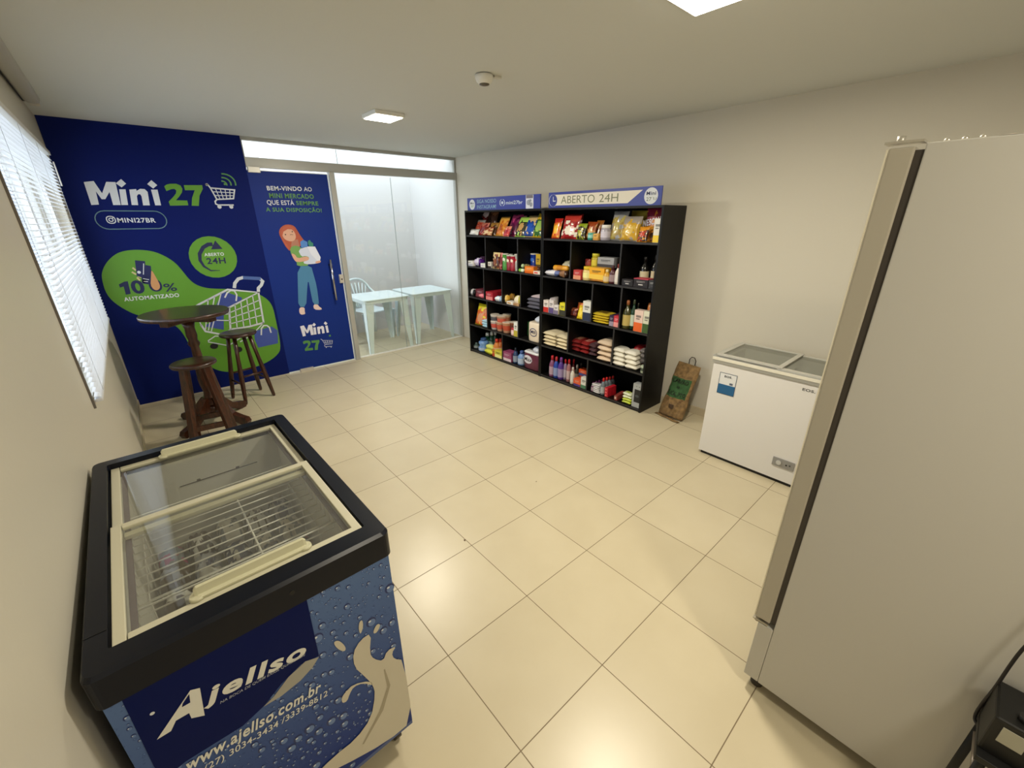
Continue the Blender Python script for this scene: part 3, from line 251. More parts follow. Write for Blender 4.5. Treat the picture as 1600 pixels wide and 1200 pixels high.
('flat', 1.098, 2.695, 0.469, 0.112, 0.045, 0.2, [(135, 35, 35), (205, 150, 130)], 'red bean bag, topmost in the middle, fourth shelf, right black unit', 'bean bag', {}),
('flat', 0.991, 2.695, 0.469, 0.103, 0.045, 0.2, [(80, 55, 60), (120, 95, 100)], 'purple brown bean bag, topmost, fourth shelf, right black unit', 'bean bag', {}),
('flat', 0.807, 2.645, 0.383, 0.185, 0.048, 0.22, [(222, 200, 175), (200, 175, 150)], 'pale beige sugar bag against the divider, lowest, fourth shelf, right black unit', 'sugar bag', {}),
('flat', 0.809, 2.645, 0.435, 0.184, 0.048, 0.22, [(222, 200, 175), (200, 175, 150)], 'pale beige sugar bag against the divider, second from below, fourth shelf, right black unit', 'sugar bag', {}),
('flat', 0.812, 2.645, 0.487, 0.184, 0.048, 0.22, [(222, 200, 175), (200, 175, 150)], 'pale beige sugar bag against the divider, third from below, fourth shelf, right black unit', 'sugar bag', {}),
('flat', 0.814, 2.645, 0.539, 0.183, 0.048, 0.22, [(222, 200, 175), (200, 175, 150)], 'pale beige sugar bag against the divider, topmost, fourth shelf, right black unit', 'sugar bag', {}),
('flat', 0.641, 2.645, 0.383, 0.145, 0.044, 0.13, [(232, 228, 215), (215, 205, 190)], 'white flour bag, left column, lowest, fourth shelf, right black unit', 'flour bag', {}),
('flat', 0.643, 2.645, 0.426, 0.145, 0.044, 0.13, [(232, 228, 215), (215, 205, 190)], 'white flour bag, left column, second from below, fourth shelf, right black unit', 'flour bag', {}),
('flat', 0.645, 2.645, 0.469, 0.145, 0.044, 0.13, [(232, 228, 215), (215, 205, 190)], 'white flour bag, left column, third from below, fourth shelf, right black unit', 'flour bag', {}),
('flat', 0.648, 2.645, 0.512, 0.144, 0.044, 0.13, [(232, 228, 215), (215, 205, 190)], 'white flour bag, left column, topmost, fourth shelf, right black unit', 'flour bag', {}),
('flat', 0.504, 2.645, 0.383, 0.132, 0.044, 0.13, [(232, 228, 215), (215, 205, 190)], 'white flour bag, right column, lowest, fourth shelf, right black unit', 'flour bag', {}),
('flat', 0.506, 2.645, 0.426, 0.132, 0.044, 0.13, [(232, 228, 215), (215, 205, 190)], 'white flour bag, right column, second from below, fourth shelf, right black unit', 'flour bag', {}),
('flat', 0.509, 2.645, 0.469, 0.132, 0.044, 0.13, [(232, 228, 215), (215, 205, 190)], 'white flour bag, right column, third from below, fourth shelf, right black unit', 'flour bag', {}),
('flat', 0.511, 2.645, 0.512, 0.132, 0.044, 0.13, [(232, 228, 215), (215, 205, 190)], 'white flour bag, right column, topmost, fourth shelf, right black unit', 'flour bag', {}),
('flat', 0.516, 2.785, 0.383, 0.117, 0.066, 0.13, [(160, 30, 35), (190, 60, 60)], 'red rice bag behind the flour, lowest, fourth shelf, right black unit', 'rice bag', {}),
('flat', 0.423, 2.705, 0.45, 0.052, 0.045, 0.07, [(100, 95, 95), (140, 130, 125)], 'grey brown bag at the right side, lowest, fourth shelf, right black unit', 'food bag', {}),
('flat', 0.52, 2.785, 0.448, 0.117, 0.066, 0.13, [(160, 30, 35), (190, 60, 60)], 'red rice bag behind the flour, middle, fourth shelf, right black unit', 'rice bag', {}),
('flat', 0.426, 2.705, 0.495, 0.052, 0.045, 0.07, [(100, 95, 95), (140, 130, 125)], 'grey brown bag at the right side, middle, fourth shelf, right black unit', 'food bag', {}),
('flat', 0.524, 2.785, 0.513, 0.116, 0.066, 0.13, [(160, 30, 35), (190, 60, 60)], 'red rice bag behind the flour, topmost, fourth shelf, right black unit', 'rice bag', {}),
('flat', 0.428, 2.705, 0.54, 0.052, 0.045, 0.07, [(100, 95, 95), (140, 130, 125)], 'grey brown bag at the right side, topmost, fourth shelf, right black unit', 'food bag', {}),
('can', 0.373, 2.645, 0.383, 0.053, 0.072, None, [(175, 185, 165), (70, 80, 70)], 'small pale green can at the right end, fourth shelf, right black unit', 'can', {}),
('bottle', 1.511, 2.645, 0.035, 0.069, 0.243, None, [(130, 70, 110), (190, 40, 50)], 'pink purple bottle with red cap at the left end, bottom shelf, right black unit', 'bottle', {}),
('bottle', 1.447, 2.645, 0.035, 0.064, 0.244, None, [(35, 70, 170), (190, 50, 60)], 'royal blue detergent bottle with red cap, bottom shelf, right black unit', 'bottle', {}),
('bottle', 1.379, 2.645, 0.035, 0.071, 0.252, None, [(80, 45, 140), (120, 60, 150)], 'violet detergent bottle with white label, bottom shelf, right black unit', 'bottle', {}),
('bottle', 1.343, 2.685, 0.035, 0.051, 0.234, None, [(150, 130, 160), (190, 30, 40)], 'pale violet bottle with red cap, bottom shelf, right black unit', 'bottle', {}),
('bottle', 1.275, 2.665, 0.035, 0.053, 0.255, None, [(165, 110, 115), (195, 30, 40)], 'rose bottle with red cap in the middle, bottom shelf, right black unit', 'bottle', {}),
('bottle', 1.201, 2.645, 0.035, 0.051, 0.187, None, [(220, 215, 205), (215, 205, 200)], 'white slim bottle, bottom shelf, right black unit', 'bottle', {}),
('bottle', 1.292, 2.765, 0.035, 0.045, 0.228, None, [(120, 30, 35), (190, 30, 40)], 'dark red bottle behind the white one, bottom shelf, right black unit', 'bottle', {}),
('bottle', 1.21, 2.725, 0.035, 0.049, 0.196, None, [(45, 45, 35), (170, 170, 165)], 'dark bottle with grey cap, bottom shelf, right black unit', 'bottle', {}),
('bottle', 1.204, 2.785, 0.035, 0.044, 0.202, None, [(35, 35, 35), (60, 60, 60)], 'black bottle at the back, bottom shelf, right black unit', 'bottle', {}),
('box', 1.118, 2.645, 0.035, 0.094, 0.08, None, [(220, 90, 45), (80, 60, 130)], 'orange washing powder box in front, bottom shelf, right black unit', 'powder box', {}),
('box', 1.114, 2.735, 0.035, 0.107, 0.09, None, [(190, 75, 40), (150, 60, 40)], 'orange powder box behind, lower of two, bottom shelf, right black unit', 'powder box', {}),
('box', 1.121, 2.735, 0.125, 0.106, 0.071, None, [(215, 85, 40), (70, 80, 140)], 'orange and blue powder box, upper of two, bottom shelf, right black unit', 'powder box', {}),
('box', 1.027, 2.645, 0.035, 0.08, 0.122, None, [(222, 220, 212), (70, 120, 90)], 'white carton beside the divider, bottom shelf, right black unit', 'carton', {}),
('bottle', 0.917, 2.645, 0.035, 0.042, 0.098, None, [(105, 60, 95), (120, 50, 110)], 'nearest of the plum coloured bottles in a row, bottom shelf, right black unit', 'bottle', {}),
('bottle', 0.926, 2.705, 0.035, 0.042, 0.092, None, [(105, 60, 95), (120, 50, 110)], 'second of the plum coloured bottles in a row, bottom shelf, right black unit', 'bottle', {}),
('bottle', 0.935, 2.765, 0.035, 0.042, 0.086, None, [(105, 60, 95), (120, 50, 110)], 'third of the plum coloured bottles in a row, bottom shelf, right black unit', 'bottle', {}),
('bottle', 0.943, 2.825, 0.035, 0.042, 0.08, None, [(105, 60, 95), (120, 50, 110)], 'rearmost of the plum coloured bottles in a row, bottom shelf, right black unit', 'bottle', {}),
('flat', 0.873, 2.645, 0.035, 0.103, 0.018, 0.06, [(205, 203, 205), (150, 148, 155)], 'lowest of the stacked grey soap bars, bottom shelf, right black unit', 'soap bar', {}),
('flat', 0.874, 2.645, 0.054, 0.103, 0.018, 0.06, [(205, 203, 205), (150, 148, 155)], 'second of the stacked grey soap bars, bottom shelf, right black unit', 'soap bar', {}),
('flat', 0.875, 2.645, 0.073, 0.102, 0.018, 0.06, [(205, 203, 205), (150, 148, 155)], 'third of the stacked grey soap bars, bottom shelf, right black unit', 'soap bar', {}),
('flat', 0.876, 2.645, 0.092, 0.102, 0.018, 0.06, [(205, 203, 205), (150, 148, 155)], 'fourth of the stacked grey soap bars, bottom shelf, right black unit', 'soap bar', {}),
('flat', 0.877, 2.645, 0.111, 0.102, 0.018, 0.06, [(205, 203, 205), (150, 148, 155)], 'topmost of the stacked grey soap bars, bottom shelf, right black unit', 'soap bar', {}),
('bottle', 0.796, 2.645, 0.035, 0.05, 0.178, None, [(110, 120, 130), (205, 35, 35)], 'nearest of the grey spray cans with red caps, bottom shelf, right black unit', 'spray can', {}),
('bottle', 0.803, 2.705, 0.035, 0.05, 0.169, None, [(110, 120, 130), (205, 35, 35)], 'second of the grey spray cans with red caps, bottom shelf, right black unit', 'spray can', {}),
('bottle', 0.809, 2.765, 0.035, 0.05, 0.16, None, [(110, 120, 130), (205, 35, 35)], 'third of the grey spray cans with red caps, bottom shelf, right black unit', 'spray can', {}),
('bottle', 0.814, 2.825, 0.035, 0.05, 0.152, None, [(110, 120, 130), (205, 35, 35)], 'rearmost of the grey spray cans with red caps, bottom shelf, right black unit', 'spray can', {}),
('box', 0.736, 2.645, 0.035, 0.038, 0.031, 0.044, [(190, 30, 45), (225, 110, 110)], 'red toothpaste box, front row, lowest, bottom shelf, right black unit', 'toothpaste box', {}),
('box', 0.737, 2.645, 0.067, 0.038, 0.031, 0.044, [(190, 30, 45), (225, 110, 110)], 'red toothpaste box, front row, middle, bottom shelf, right black unit', 'toothpaste box', {}),
('box', 0.739, 2.645, 0.099, 0.038, 0.031, 0.044, [(190, 30, 45), (225, 110, 110)], 'red toothpaste box, front row, topmost, bottom shelf, right black unit', 'toothpaste box', {}),
('box', 0.734, 2.69, 0.035, 0.038, 0.031, 0.044, [(190, 30, 45), (225, 110, 110)], 'red toothpaste box, middle row, lowest, bottom shelf, right black unit', 'toothpaste box', {}),
('box', 0.735, 2.69, 0.067, 0.038, 0.031, 0.044, [(190, 30, 45), (225, 110, 110)], 'red toothpaste box, middle row, middle, bottom shelf, right black unit', 'toothpaste box', {}),
('box', 0.737, 2.69, 0.099, 0.038, 0.031, 0.044, [(190, 30, 45), (225, 110, 110)], 'red toothpaste box, middle row, topmost, bottom shelf, right black unit', 'toothpaste box', {}),
('box', 0.731, 2.735, 0.035, 0.038, 0.031, 0.044, [(190, 30, 45), (225, 110, 110)], 'red toothpaste box, rear row, lowest, bottom shelf, right black unit', 'toothpaste box', {}),
('box', 0.733, 2.735, 0.067, 0.038, 0.031, 0.044, [(190, 30, 45), (225, 110, 110)], 'red toothpaste box, rear row, middle, bottom shelf, right black unit', 'toothpaste box', {}),
('box', 0.735, 2.735, 0.099, 0.038, 0.031, 0.044, [(190, 30, 45), (225, 110, 110)], 'red toothpaste box, rear row, topmost, bottom shelf, right black unit', 'toothpaste box', {}),
('box', 0.623, 2.645, 0.035, 0.036, 0.05, 0.05, [(140, 60, 55), (215, 190, 175)], 'front of the brown and white slim packs, bottom shelf, right black unit', 'slim pack', {}),
('box', 0.63, 2.695, 0.035, 0.037, 0.05, 0.05, [(140, 60, 55), (215, 190, 175)], 'middle of the brown and white slim packs, bottom shelf, right black unit', 'slim pack', {}),
('box', 0.636, 2.745, 0.035, 0.037, 0.05, 0.05, [(140, 60, 55), (215, 190, 175)], 'rear of the brown and white slim packs, bottom shelf, right black unit', 'slim pack', {}),
('flat', 0.503, 2.645, 0.035, 0.102, 0.027, 0.07, [(190, 205, 60), (170, 190, 60)], 'lowest of the white and green soap packs, bottom shelf, right black unit', 'soap pack', {}),
('flat', 0.504, 2.645, 0.063, 0.101, 0.027, 0.07, [(190, 205, 60), (170, 190, 60)], 'second of the white and green soap packs, bottom shelf, right black unit', 'soap pack', {}),
('flat', 0.506, 2.645, 0.091, 0.101, 0.027, 0.07, [(215, 220, 190), (170, 190, 60)], 'third of the white and green soap packs, bottom shelf, right black unit', 'soap pack', {}),
('flat', 0.507, 2.645, 0.119, 0.101, 0.027, 0.07, [(215, 220, 190), (170, 190, 60)], 'topmost of the white and green soap packs, bottom shelf, right black unit', 'soap pack', {}),
('box', 0.392, 2.645, 0.035, 0.104, 0.233, None, [(165, 168, 170), (20, 22, 25)], 'tall grey box with black window panel, bottom shelf, right black unit', 'box', {'window': True}),
]
# ---------------------------------------------------------------- materials
def lin(c):
    c = c/255.0
    return c/12.92 if c <= 0.04045 else ((c+0.055)/1.055)**2.4
MC = {}
def mat(rgb, rough=.5, metal=0., spec=.5, coat=0., nz=0., nscale=30.):
    key = (tuple(rgb), rough, metal, spec, coat, nz, nscale)
    if key in MC: return MC[key]
    m = bpy.data.materials.new('surface'); m.use_nodes = True
    b = m.node_tree.nodes['Principled BSDF']
    c = (lin(rgb[0]), lin(rgb[1]), lin(rgb[2]), 1)
    b.inputs['Base Color'].default_value = c
    b.inputs['Roughness'].default_value = rough; b.inputs['Metallic'].default_value = metal
    b.inputs['Specular IOR Level'].default_value = spec; b.inputs['Coat Weight'].default_value = coat
    if nz:
        n = m.node_tree.nodes.new('ShaderNodeTexNoise'); n.inputs['Scale'].default_value = nscale; n.inputs['Detail'].default_value = 4
        tc = m.node_tree.nodes.new('ShaderNodeTexCoord'); m.node_tree.links.new(tc.outputs['Object'], n.inputs['Vector'])
        r = m.node_tree.nodes.new('ShaderNodeValToRGB')
        r.color_ramp.elements[0].position = .3; r.color_ramp.elements[1].position = .7
        r.color_ramp.elements[0].color = (c[0]*(1-nz), c[1]*(1-nz), c[2]*(1-nz), 1)
        r.color_ramp.elements[1].color = (min(1, c[0]*(1+nz)), min(1, c[1]*(1+nz)), min(1, c[2]*(1+nz)), 1)
        m.node_tree.links.new(n.outputs['Fac'], r.inputs[0]); m.node_tree.links.new(r.outputs[0], b.inputs['Base Color'])
    MC[key] = m
    return m
def node_mat(name):
    m = bpy.data.materials.new(name); m.use_nodes = True
    return m, m.node_tree.nodes, m.node_tree.links, m.node_tree.nodes['Principled BSDF']
def glass_mat(name, tint=(.97, .99, .98), refl=1.0, haze=0.0, hazecol=(.9, .9, .9)):
    m, N, L, b = node_mat(name); N.remove(b)
    out = N['Material Output']; t = N.new('ShaderNodeBsdfTransparent'); t.inputs[0].default_value = (*tint, 1)
    g = N.new('ShaderNodeBsdfGlossy'); g.inputs['Roughness'].default_value = .02
    lw = N.new('ShaderNodeLayerWeight'); lw.inputs['Blend'].default_value = .5
    pw = N.new('ShaderNodeMath'); pw.operation = 'POWER'; pw.inputs[1].default_value = 5; L.new(lw.outputs['Facing'], pw.inputs[0])
    mu = N.new('ShaderNodeMath'); mu.operation = 'MULTIPLY_ADD'; mu.inputs[1].default_value = .9; mu.inputs[2].default_value = .04*refl; mu.use_clamp = True
    L.new(pw.outputs[0], mu.inputs[0])
    mx = N.new('ShaderNodeMixShader'); L.new(mu.outputs[0], mx.inputs[0]); L.new(t.outputs[0], mx.inputs[1]); L.new(g.outputs[0], mx.inputs[2])
    last = mx
    if haze:
        d = N.new('ShaderNodeBsdfDiffuse'); d.inputs[0].default_value = (*hazecol, 1)
        m2 = N.new('ShaderNodeMixShader'); m2.inputs[0].default_value = haze
        L.new(mx.outputs[0], m2.inputs[1]); L.new(d.outputs[0], m2.inputs[2]); last = m2
    L.new(last.outputs[0], out.inputs['Surface'])
    return m
def tile_mat():
    m, N, L, b = node_mat('floor_tiles')
    tc = N.new('ShaderNodeTexCoord'); br = N.new('ShaderNodeTexBrick')
    br.offset = 0; br.squash = 1
    L.new(tc.outputs['Object'], br.inputs['Vector'])
    br.inputs['Scale'].default_value = 1.0; br.inputs['Brick Width'].default_value = .45; br.inputs['Row Height'].default_value = .45
    br.inputs['Mortar Size'].default_value = .0019; br.inputs['Mortar Smooth'].default_value = .1
    br.inputs['Color1'].default_value = (lin(205), lin(194), lin(167), 1); br.inputs['Color2'].default_value = (lin(200), lin(189), lin(162), 1)
    br.inputs['Mortar'].default_value = (lin(120), lin(104), lin(80), 1)
    n = N.new('ShaderNodeTexNoise'); n.inputs['Scale'].default_value = 3.5; n.inputs['Detail'].default_value = 5
    L.new(tc.outputs['Object'], n.inputs['Vector'])
    mx = N.new('ShaderNodeMix'); mx.data_type = 'RGBA'; mx.blend_type = 'MULTIPLY'; mx.inputs[0].default_value = .35
    rp = N.new('ShaderNodeValToRGB'); rp.color_ramp.elements[0].position = .35; rp.color_ramp.elements[1].position = .65
    rp.color_ramp.elements[0].color = (.86, .84, .8, 1); rp.color_ramp.elements[1].color = (1, 1, 1, 1)
    L.new(n.outputs['Fac'], rp.inputs[0]); L.new(br.outputs['Color'], mx.inputs[6]); L.new(rp.outputs[0], mx.inputs[7])
    L.new(mx.outputs[2], b.inputs['Base Color'])
    mr = N.new('ShaderNodeMapRange'); mr.inputs[3].default_value = .32; mr.inputs[4].default_value = .7
    L.new(br.outputs['Fac'], mr.inputs[0]); L.new(mr.outputs[0], b.inputs['Roughness'])
    bp = N.new('ShaderNodeBump'); bp.inputs['Strength'].default_value = .25; bp.inputs['Distance'].default_value = .002; bp.invert = True
    L.new(br.outputs['Fac'], bp.inputs['Height']); L.new(bp.outputs[0], b.inputs['Normal'])
    return m
def paint_mat(rgb, rough=.6, bump=.06, spec=.3):
    m, N, L, b = node_mat('painted_plaster')
    b.inputs['Base Color'].default_value = (lin(rgb[0]), lin(rgb[1]), lin(rgb[2]), 1); b.inputs['Roughness'].default_value = rough
    b.inputs['Specular IOR Level'].default_value = spec
    tc = N.new('ShaderNodeTexCoord'); n = N.new('ShaderNodeTexNoise'); n.inputs['Scale'].default_value = 60; n.inputs['Detail'].default_value = 6
    L.new(tc.outputs['Object'], n.inputs['Vector'])
    bp = N.new('ShaderNodeBump'); bp.inputs['Strength'].default_value = bump; bp.inputs['Distance'].default_value = .01
    L.new(n.outputs['Fac'], bp.inputs['Height']); L.new(bp.outputs[0], b.inputs['Normal'])
    return m
def wood_mat(rgb1, rgb2, rough=.32):
    m, N, L, b = node_mat('stained_wood')
    tc = N.new('ShaderNodeTexCoord'); mp = N.new('ShaderNodeMapping'); mp.inputs['Scale'].default_value = (14, 14, 2.5)
    L.new(tc.outputs['Object'], mp.inputs[0])
    n = N.new('ShaderNodeTexNoise'); n.inputs['Scale'].default_value = 4; n.inputs['Detail'].default_value = 8; n.inputs['Distortion'].default_value = 1.2
    L.new(mp.outputs[0], n.inputs['Vector'])
    rp = N.new('ShaderNodeValToRGB'); rp.color_ramp.elements[0].position = .35; rp.color_ramp.elements[1].position = .68
    rp.color_ramp.elements[0].color = (lin(rgb1[0]), lin(rgb1[1]), lin(rgb1[2]), 1); rp.color_ramp.elements[1].color = (lin(rgb2[0]), lin(rgb2[1]), lin(rgb2[2]), 1)
    L.new(n.outputs['Fac'], rp.inputs[0]); L.new(rp.outputs[0], b.inputs['Base Color'])
    b.inputs['Roughness'].default_value = rough; b.inputs['Coat Weight'].default_value = .25; b.inputs['Coat Roughness'].default_value = .2
    return m

# ---------------------------------------------------------------- mesh helpers
class MB:
    def __init__(s): s.bm = bmesh.new(); s.mi = 0
    def m(s, i): s.mi = i; return s
    def _f(s, vs, smooth=False):
        try: f = s.bm.faces.new(vs)
        except ValueError: return None
        f.material_index = s.mi; f.smooth = smooth
        return f
    def box(s, c, d, rot=None, bev=0., taper=None):
        t = bmesh.new(); bmesh.ops.create_cube(t, size=1)
        for v in t.verts: v.co = Vector((v.co.x*d[0], v.co.y*d[1], v.co.z*d[2]))
        if taper:
            for v in t.verts:
                if v.co.z > 0: v.co.x *= taper; v.co.y *= taper
        if bev: bmesh.ops.bevel(t, geom=t.edges[:], offset=bev, segments=2, affect='EDGES', profile=.6)
        M = Matrix.Translation(c) @ (rot.to_4x4() if rot is not None else Matrix.Identity(4))
        s._merge(t, M, bev > 0)
        return s
    def _merge(s, t, M, smooth=False):
        vm = {}
        for v in t.verts: vm[v] = s.bm.verts.new(M @ v.co)
        for f in t.faces: s._f([vm[v] for v in f.verts], smooth and False)
        t.free()
    def lathe(s, prof, c=(0, 0, 0), seg=20, rot=None, sy=1., smooth=True, cap=True, sqr=0.):
        rings = []
        M = Matrix.Translation(c) @ (rot.to_4x4() if rot is not None else Matrix.Identity(4))
        for r, z in prof:
            ring = []
            for k in range(seg):
                a = 2*math.pi*k/seg; ca, sa = math.cos(a), math.sin(a)
                if sqr:
                    q = (abs(ca)**sqr+abs(sa)**sqr)**(-1/sqr); ca *= q; sa *= q
                ring.append(s.bm.verts.new(M @ Vector((r*ca, r*sa*sy, z))))
            rings.append(ring)
        for a, b in zip(rings, rings[1:]):
            for k in range(seg): s._f([a[k], a[(k+1) % seg], b[(k+1) % seg], b[k]], smooth)
        if cap:
            s._f(rings[0][::-1]); s._f(rings[-1])
        return s
    def cyl(s, p0, p1, r0, r1=None, seg=14, smooth=True):
        p0 = Vector(p0); p1 = Vector(p1); r1 = r0 if r1 is None else r1
        d = p1-p0; q = d.to_track_quat('Z', 'Y').to_matrix()
        return s.lathe([(r0, 0), (r1, d.length)], p0, seg, q, smooth=smooth)
    def tube(s, pts, r, seg=8, closed=False):
        pts = [Vector(p) for p in pts]; n = len(pts); rings = []; up = None
        for i, p in enumerate(pts):
            a = pts[i-1] if (i > 0 or closed) else p; b = pts[(i+1) % n] if (i < n-1 or closed) else p
            t = (b-a).normalized()
            if up is None:
                up = Vector((0, 0, 1)) if abs(t.z) < .9 else Vector((1, 0, 0))
            x = up.cross(t).normalized(); y = t.cross(x); up = y
            rr = r[i] if isinstance(r, (list, tuple)) else r
            rings.append([s.bm.verts.new(p+(x*math.cos(2*math.pi*k/seg)+y*math.sin(2*math.pi*k/seg))*rr) for k in range(seg)])
        for a, b in zip(rings, rings[1:]+([rings[0]] if closed else [])):
            for k in range(seg): s._f([a[k], a[(k+1) % seg], b[(k+1) % seg], b[k]], True)
        if not closed: s._f(rings[0][::-1]); s._f(rings[-1])
        return s
    def grid(s, fn, nu, nv, closeu=False, matfn=None, smooth=True):
        V = [[s.bm.verts.new(fn(i/nu, j/nv)) for j in range(nv+1)] for i in range(nu+1)]
        for i in range(nu):
            for j in range(nv):
                if matfn: s.mi = matfn((i+.5)/nu, (j+.5)/nv)
                s._f([V[i][j], V[i+1][j], V[i+1][j+1], V[i][j+1]], smooth)
        return s
    def poly(s, pts3, depth=None):
        """flat (possibly concave) polygon; depth = Vector extrudes it"""
        vs = [s.bm.verts.new(Vector(p)) for p in pts3]
        tris = tessellate_polygon([[Vector(p) for p in pts3]])
        for t in tris: s._f([vs[i] for i in t])
        if depth is not None:
            ws = [s.bm.verts.new(Vector(p)+depth) for p in pts3]
            for t in tris: s._f([ws[i] for i in t][::-1])
            n = len(vs)
            for i in range(n): s._f([vs[i], vs[(i+1) % n], ws[(i+1) % n], ws[i]])
        return s
    def build(s, name, mats, parent=None, loc=None, rot=None, merge=False):
        if merge: bmesh.ops.remove_doubles(s.bm, verts=s.bm.verts[:], dist=.00005)
        bmesh.ops.recalc_face_normals(s.bm, faces=s.bm.faces[:])
        me = bpy.data.meshes.new(name); s.bm.to_mesh(me); s.bm.free()
        for m in (mats if isinstance(mats, (list, tuple)) else [mats]): me.materials.append(m)
        return link(name, me, parent, loc, rot)
def link(name, me, parent=None, loc=None, rot=None):
    o = bpy.data.objects.new(name, me); COL.objects.link(o)
    if parent is not None: o.parent = parent
    if loc is not None: o.location = loc
    if rot is not None: o.rotation_euler = rot
    return o
def thing(name, label, cat, loc=(0, 0, 0), rotz=0., group=None, rot=None):
    o = bpy.data.objects.new(name, None); COL.objects.link(o); o.empty_display_size = .05
    o.location = loc; o.rotation_euler = rot if rot else (0, 0, rotz)
    o['label'] = label; o['category'] = cat
    if group: o['group'] = group
    return o
def tag(o, label, cat, group=None):
    o['label'] = label; o['category'] = cat
    if group: o['group'] = group
    return o
def struct(o, label=None):
    o['kind'] = 'structure'
    if label: o['label'] = label
    return o

# ---- lettering: built-in font turned into flat meshes
TC = {}
def text_geo(s, bold):
    key = (s, bold)
    if key in TC: return TC[key]
    cu = bpy.data.curves.new('lettering', 'FONT'); cu.body = s; cu.size = 1; cu.offset = bold*.75; cu.space_character = 1+bold*3.2; cu.resolution_u = 4
    o = bpy.data.objects.new('lettering', cu)
    me = bpy.data.meshes.new_from_object(o)
    vs = [v.co.copy() for v in me.vertices]; fs = [list(p.vertices) for p in me.polygons]
    bpy.data.objects.remove(o); bpy.data.curves.remove(cu); bpy.data.meshes.remove(me)
    x0 = min(v.x for v in vs); x1 = max(v.x for v in vs); y0 = min(v.y for v in vs); y1 = max(v.y for v in vs)
    TC[key] = (vs, fs, x0, x1, y0, y1)
    return TC[key]
def put_text(mb, s, P0, P1, up, bold=.02, base=None, cap=.729):
    """s fitted between 3-D points P0 and P1 (baseline) with capital height vector up"""
    vs, fs, x0, x1, y0, y1 = text_geo(s, bold)
    P0 = Vector(P0); P1 = Vector(P1); up = Vector(up); rx = (P1-P0)/(x1-x0)
    W = [mb.bm.verts.new(P0+rx*(v.x-x0)+up*(v.y/cap)) for v in vs]
    for f in fs: mb._f([W[i] for i in f])
def stroke(mb, pts, wd, place, closed=False):
    """polyline as a flat ribbon; place maps 2-D to 3-D"""
    P = [Vector(p) for p in pts]; n = len(P)
    def nrm(a, b):
        d = b-a
        return Vector((-d.y, d.x)).normalized() if d.length > 1e-9 else Vector((0, 1))
    Ls = []
    for i in range(n):
        ns = []
        if i > 0 or closed: ns.append(nrm(P[i-1], P[i]))
        if i < n-1 or closed: ns.append(nrm(P[i], P[(i+1) % n]))
        m = sum(ns, Vector((0, 0)))
        m = m.normalized() if m.length > 1e-6 else ns[0]
        k = 1/max(.5, m.dot(ns[0]))
        ww = wd[i] if isinstance(wd, (list, tuple)) else wd
        Ls.append((mb.bm.verts.new(place(P[i]+m*k*ww/2)), mb.bm.verts.new(place(P[i]-m*k*ww/2))))
    for i in range(n-1+(1 if closed else 0)):
        a = Ls[i]; b = Ls[(i+1) % n]; mb._f([a[0], b[0], b[1], a[1]])
def disc(mb, c, rx, rz, place, seg=24):
    mb.poly([place(Vector((c[0]+rx*math.cos(2*math.pi*k/seg), c[1]+rz*math.sin(2*math.pi*k/seg)))) for k in range(seg)])

# ---------------------------------------------------------------- shared materials
WALL = paint_mat((208, 203, 190)); CEIL = paint_mat((213, 215, 212), .8, .03, .1)
WALL_GLOSS = paint_mat((205, 200, 186), .42, .04, .45)
WHITE = mat((232, 232, 228), .35); ALU = mat((168, 168, 162), .4, .25); BLACKM = mat((14, 14, 14), .55)
NAVY = mat((6, 24, 94), .6, spec=.12); NAVY_DOOR = mat((14, 44, 126), .5, spec=.2)
MW = mat((214, 218, 224), .5); MG = mat((92, 150, 40), .5); MG2 = mat((82, 142, 72), .5); MN = mat((12, 24, 78), .5); MBLU = mat((52, 72, 150), .5)
GLASS = glass_mat('clear_glass')

XL, XR, YB, YF, ZC = -.875, 3.01, 3.70, -2.75, 2.457
# ---------------------------------------------------------------- room shell
b = MB(); b.box(((XL+XR)/2, (YF+5.2)/2, -.05), (XR-XL+3.4, 5.2-YF+.4, .1))
struct(b.build('floor', tile_mat()))
b = MB(); b.box(((XL+XR)/2, (YF+YB)/2, ZC+.05), (XR-XL+.3, YB-YF+.3, .1)); struct(b.build('ceiling', CEIL))
b = MB(); b.box((XR+.06, (YF+3.76)/2, ZC/2), (.12, 3.76-YF, ZC)); struct(b.build('wall_right', WALL))
b = MB(); b.box(((XL+XR)/2, YF-.06, ZC/2), (XR-XL+.3, .12, ZC)); struct(b.build('wall_front', WALL))
# left wall with window opening
WY0, WY1, WZ0, WZ1 = .97, 3.42, .95, 2.145
b = MB(); T = .14
b.box((XL-T/2, (YF+WY0)/2, ZC/2), (T, WY0-YF, ZC)); b.box((XL-T/2, (WY1+YB+.04)/2, ZC/2), (T, YB+.04-WY1, ZC))
b.box((XL-T/2, (WY0+WY1)/2, WZ0/2), (T, WY1-WY0, WZ0)); b.box((XL-T/2, (WY0+WY1)/2, (WZ1+ZC)/2), (T, WY1-WY0, ZC-WZ1))
struct(b.build('wall_left', WALL_GLOSS))
# back wall behind the mural (solid part only)
MX1 = .499
b = MB(); b.box(((XL+MX1)/2-.0, YB+.06, ZC/2), (MX1-XL, .12, ZC)); struct(b.build('wall_back', WALL))

SKT = mat((196, 184, 158), .35)
b = MB(); b.box((XR-.005, (YF+.336)/2, .036), (.01, .336-YF, .072)); struct(b.build('baseboard_right', SKT))
b = MB(); b.box((XL+.004, (YF+YB-.01)/2, .036), (.008, YB-.01-YF, .072)); struct(b.build('baseboard_left', SKT))
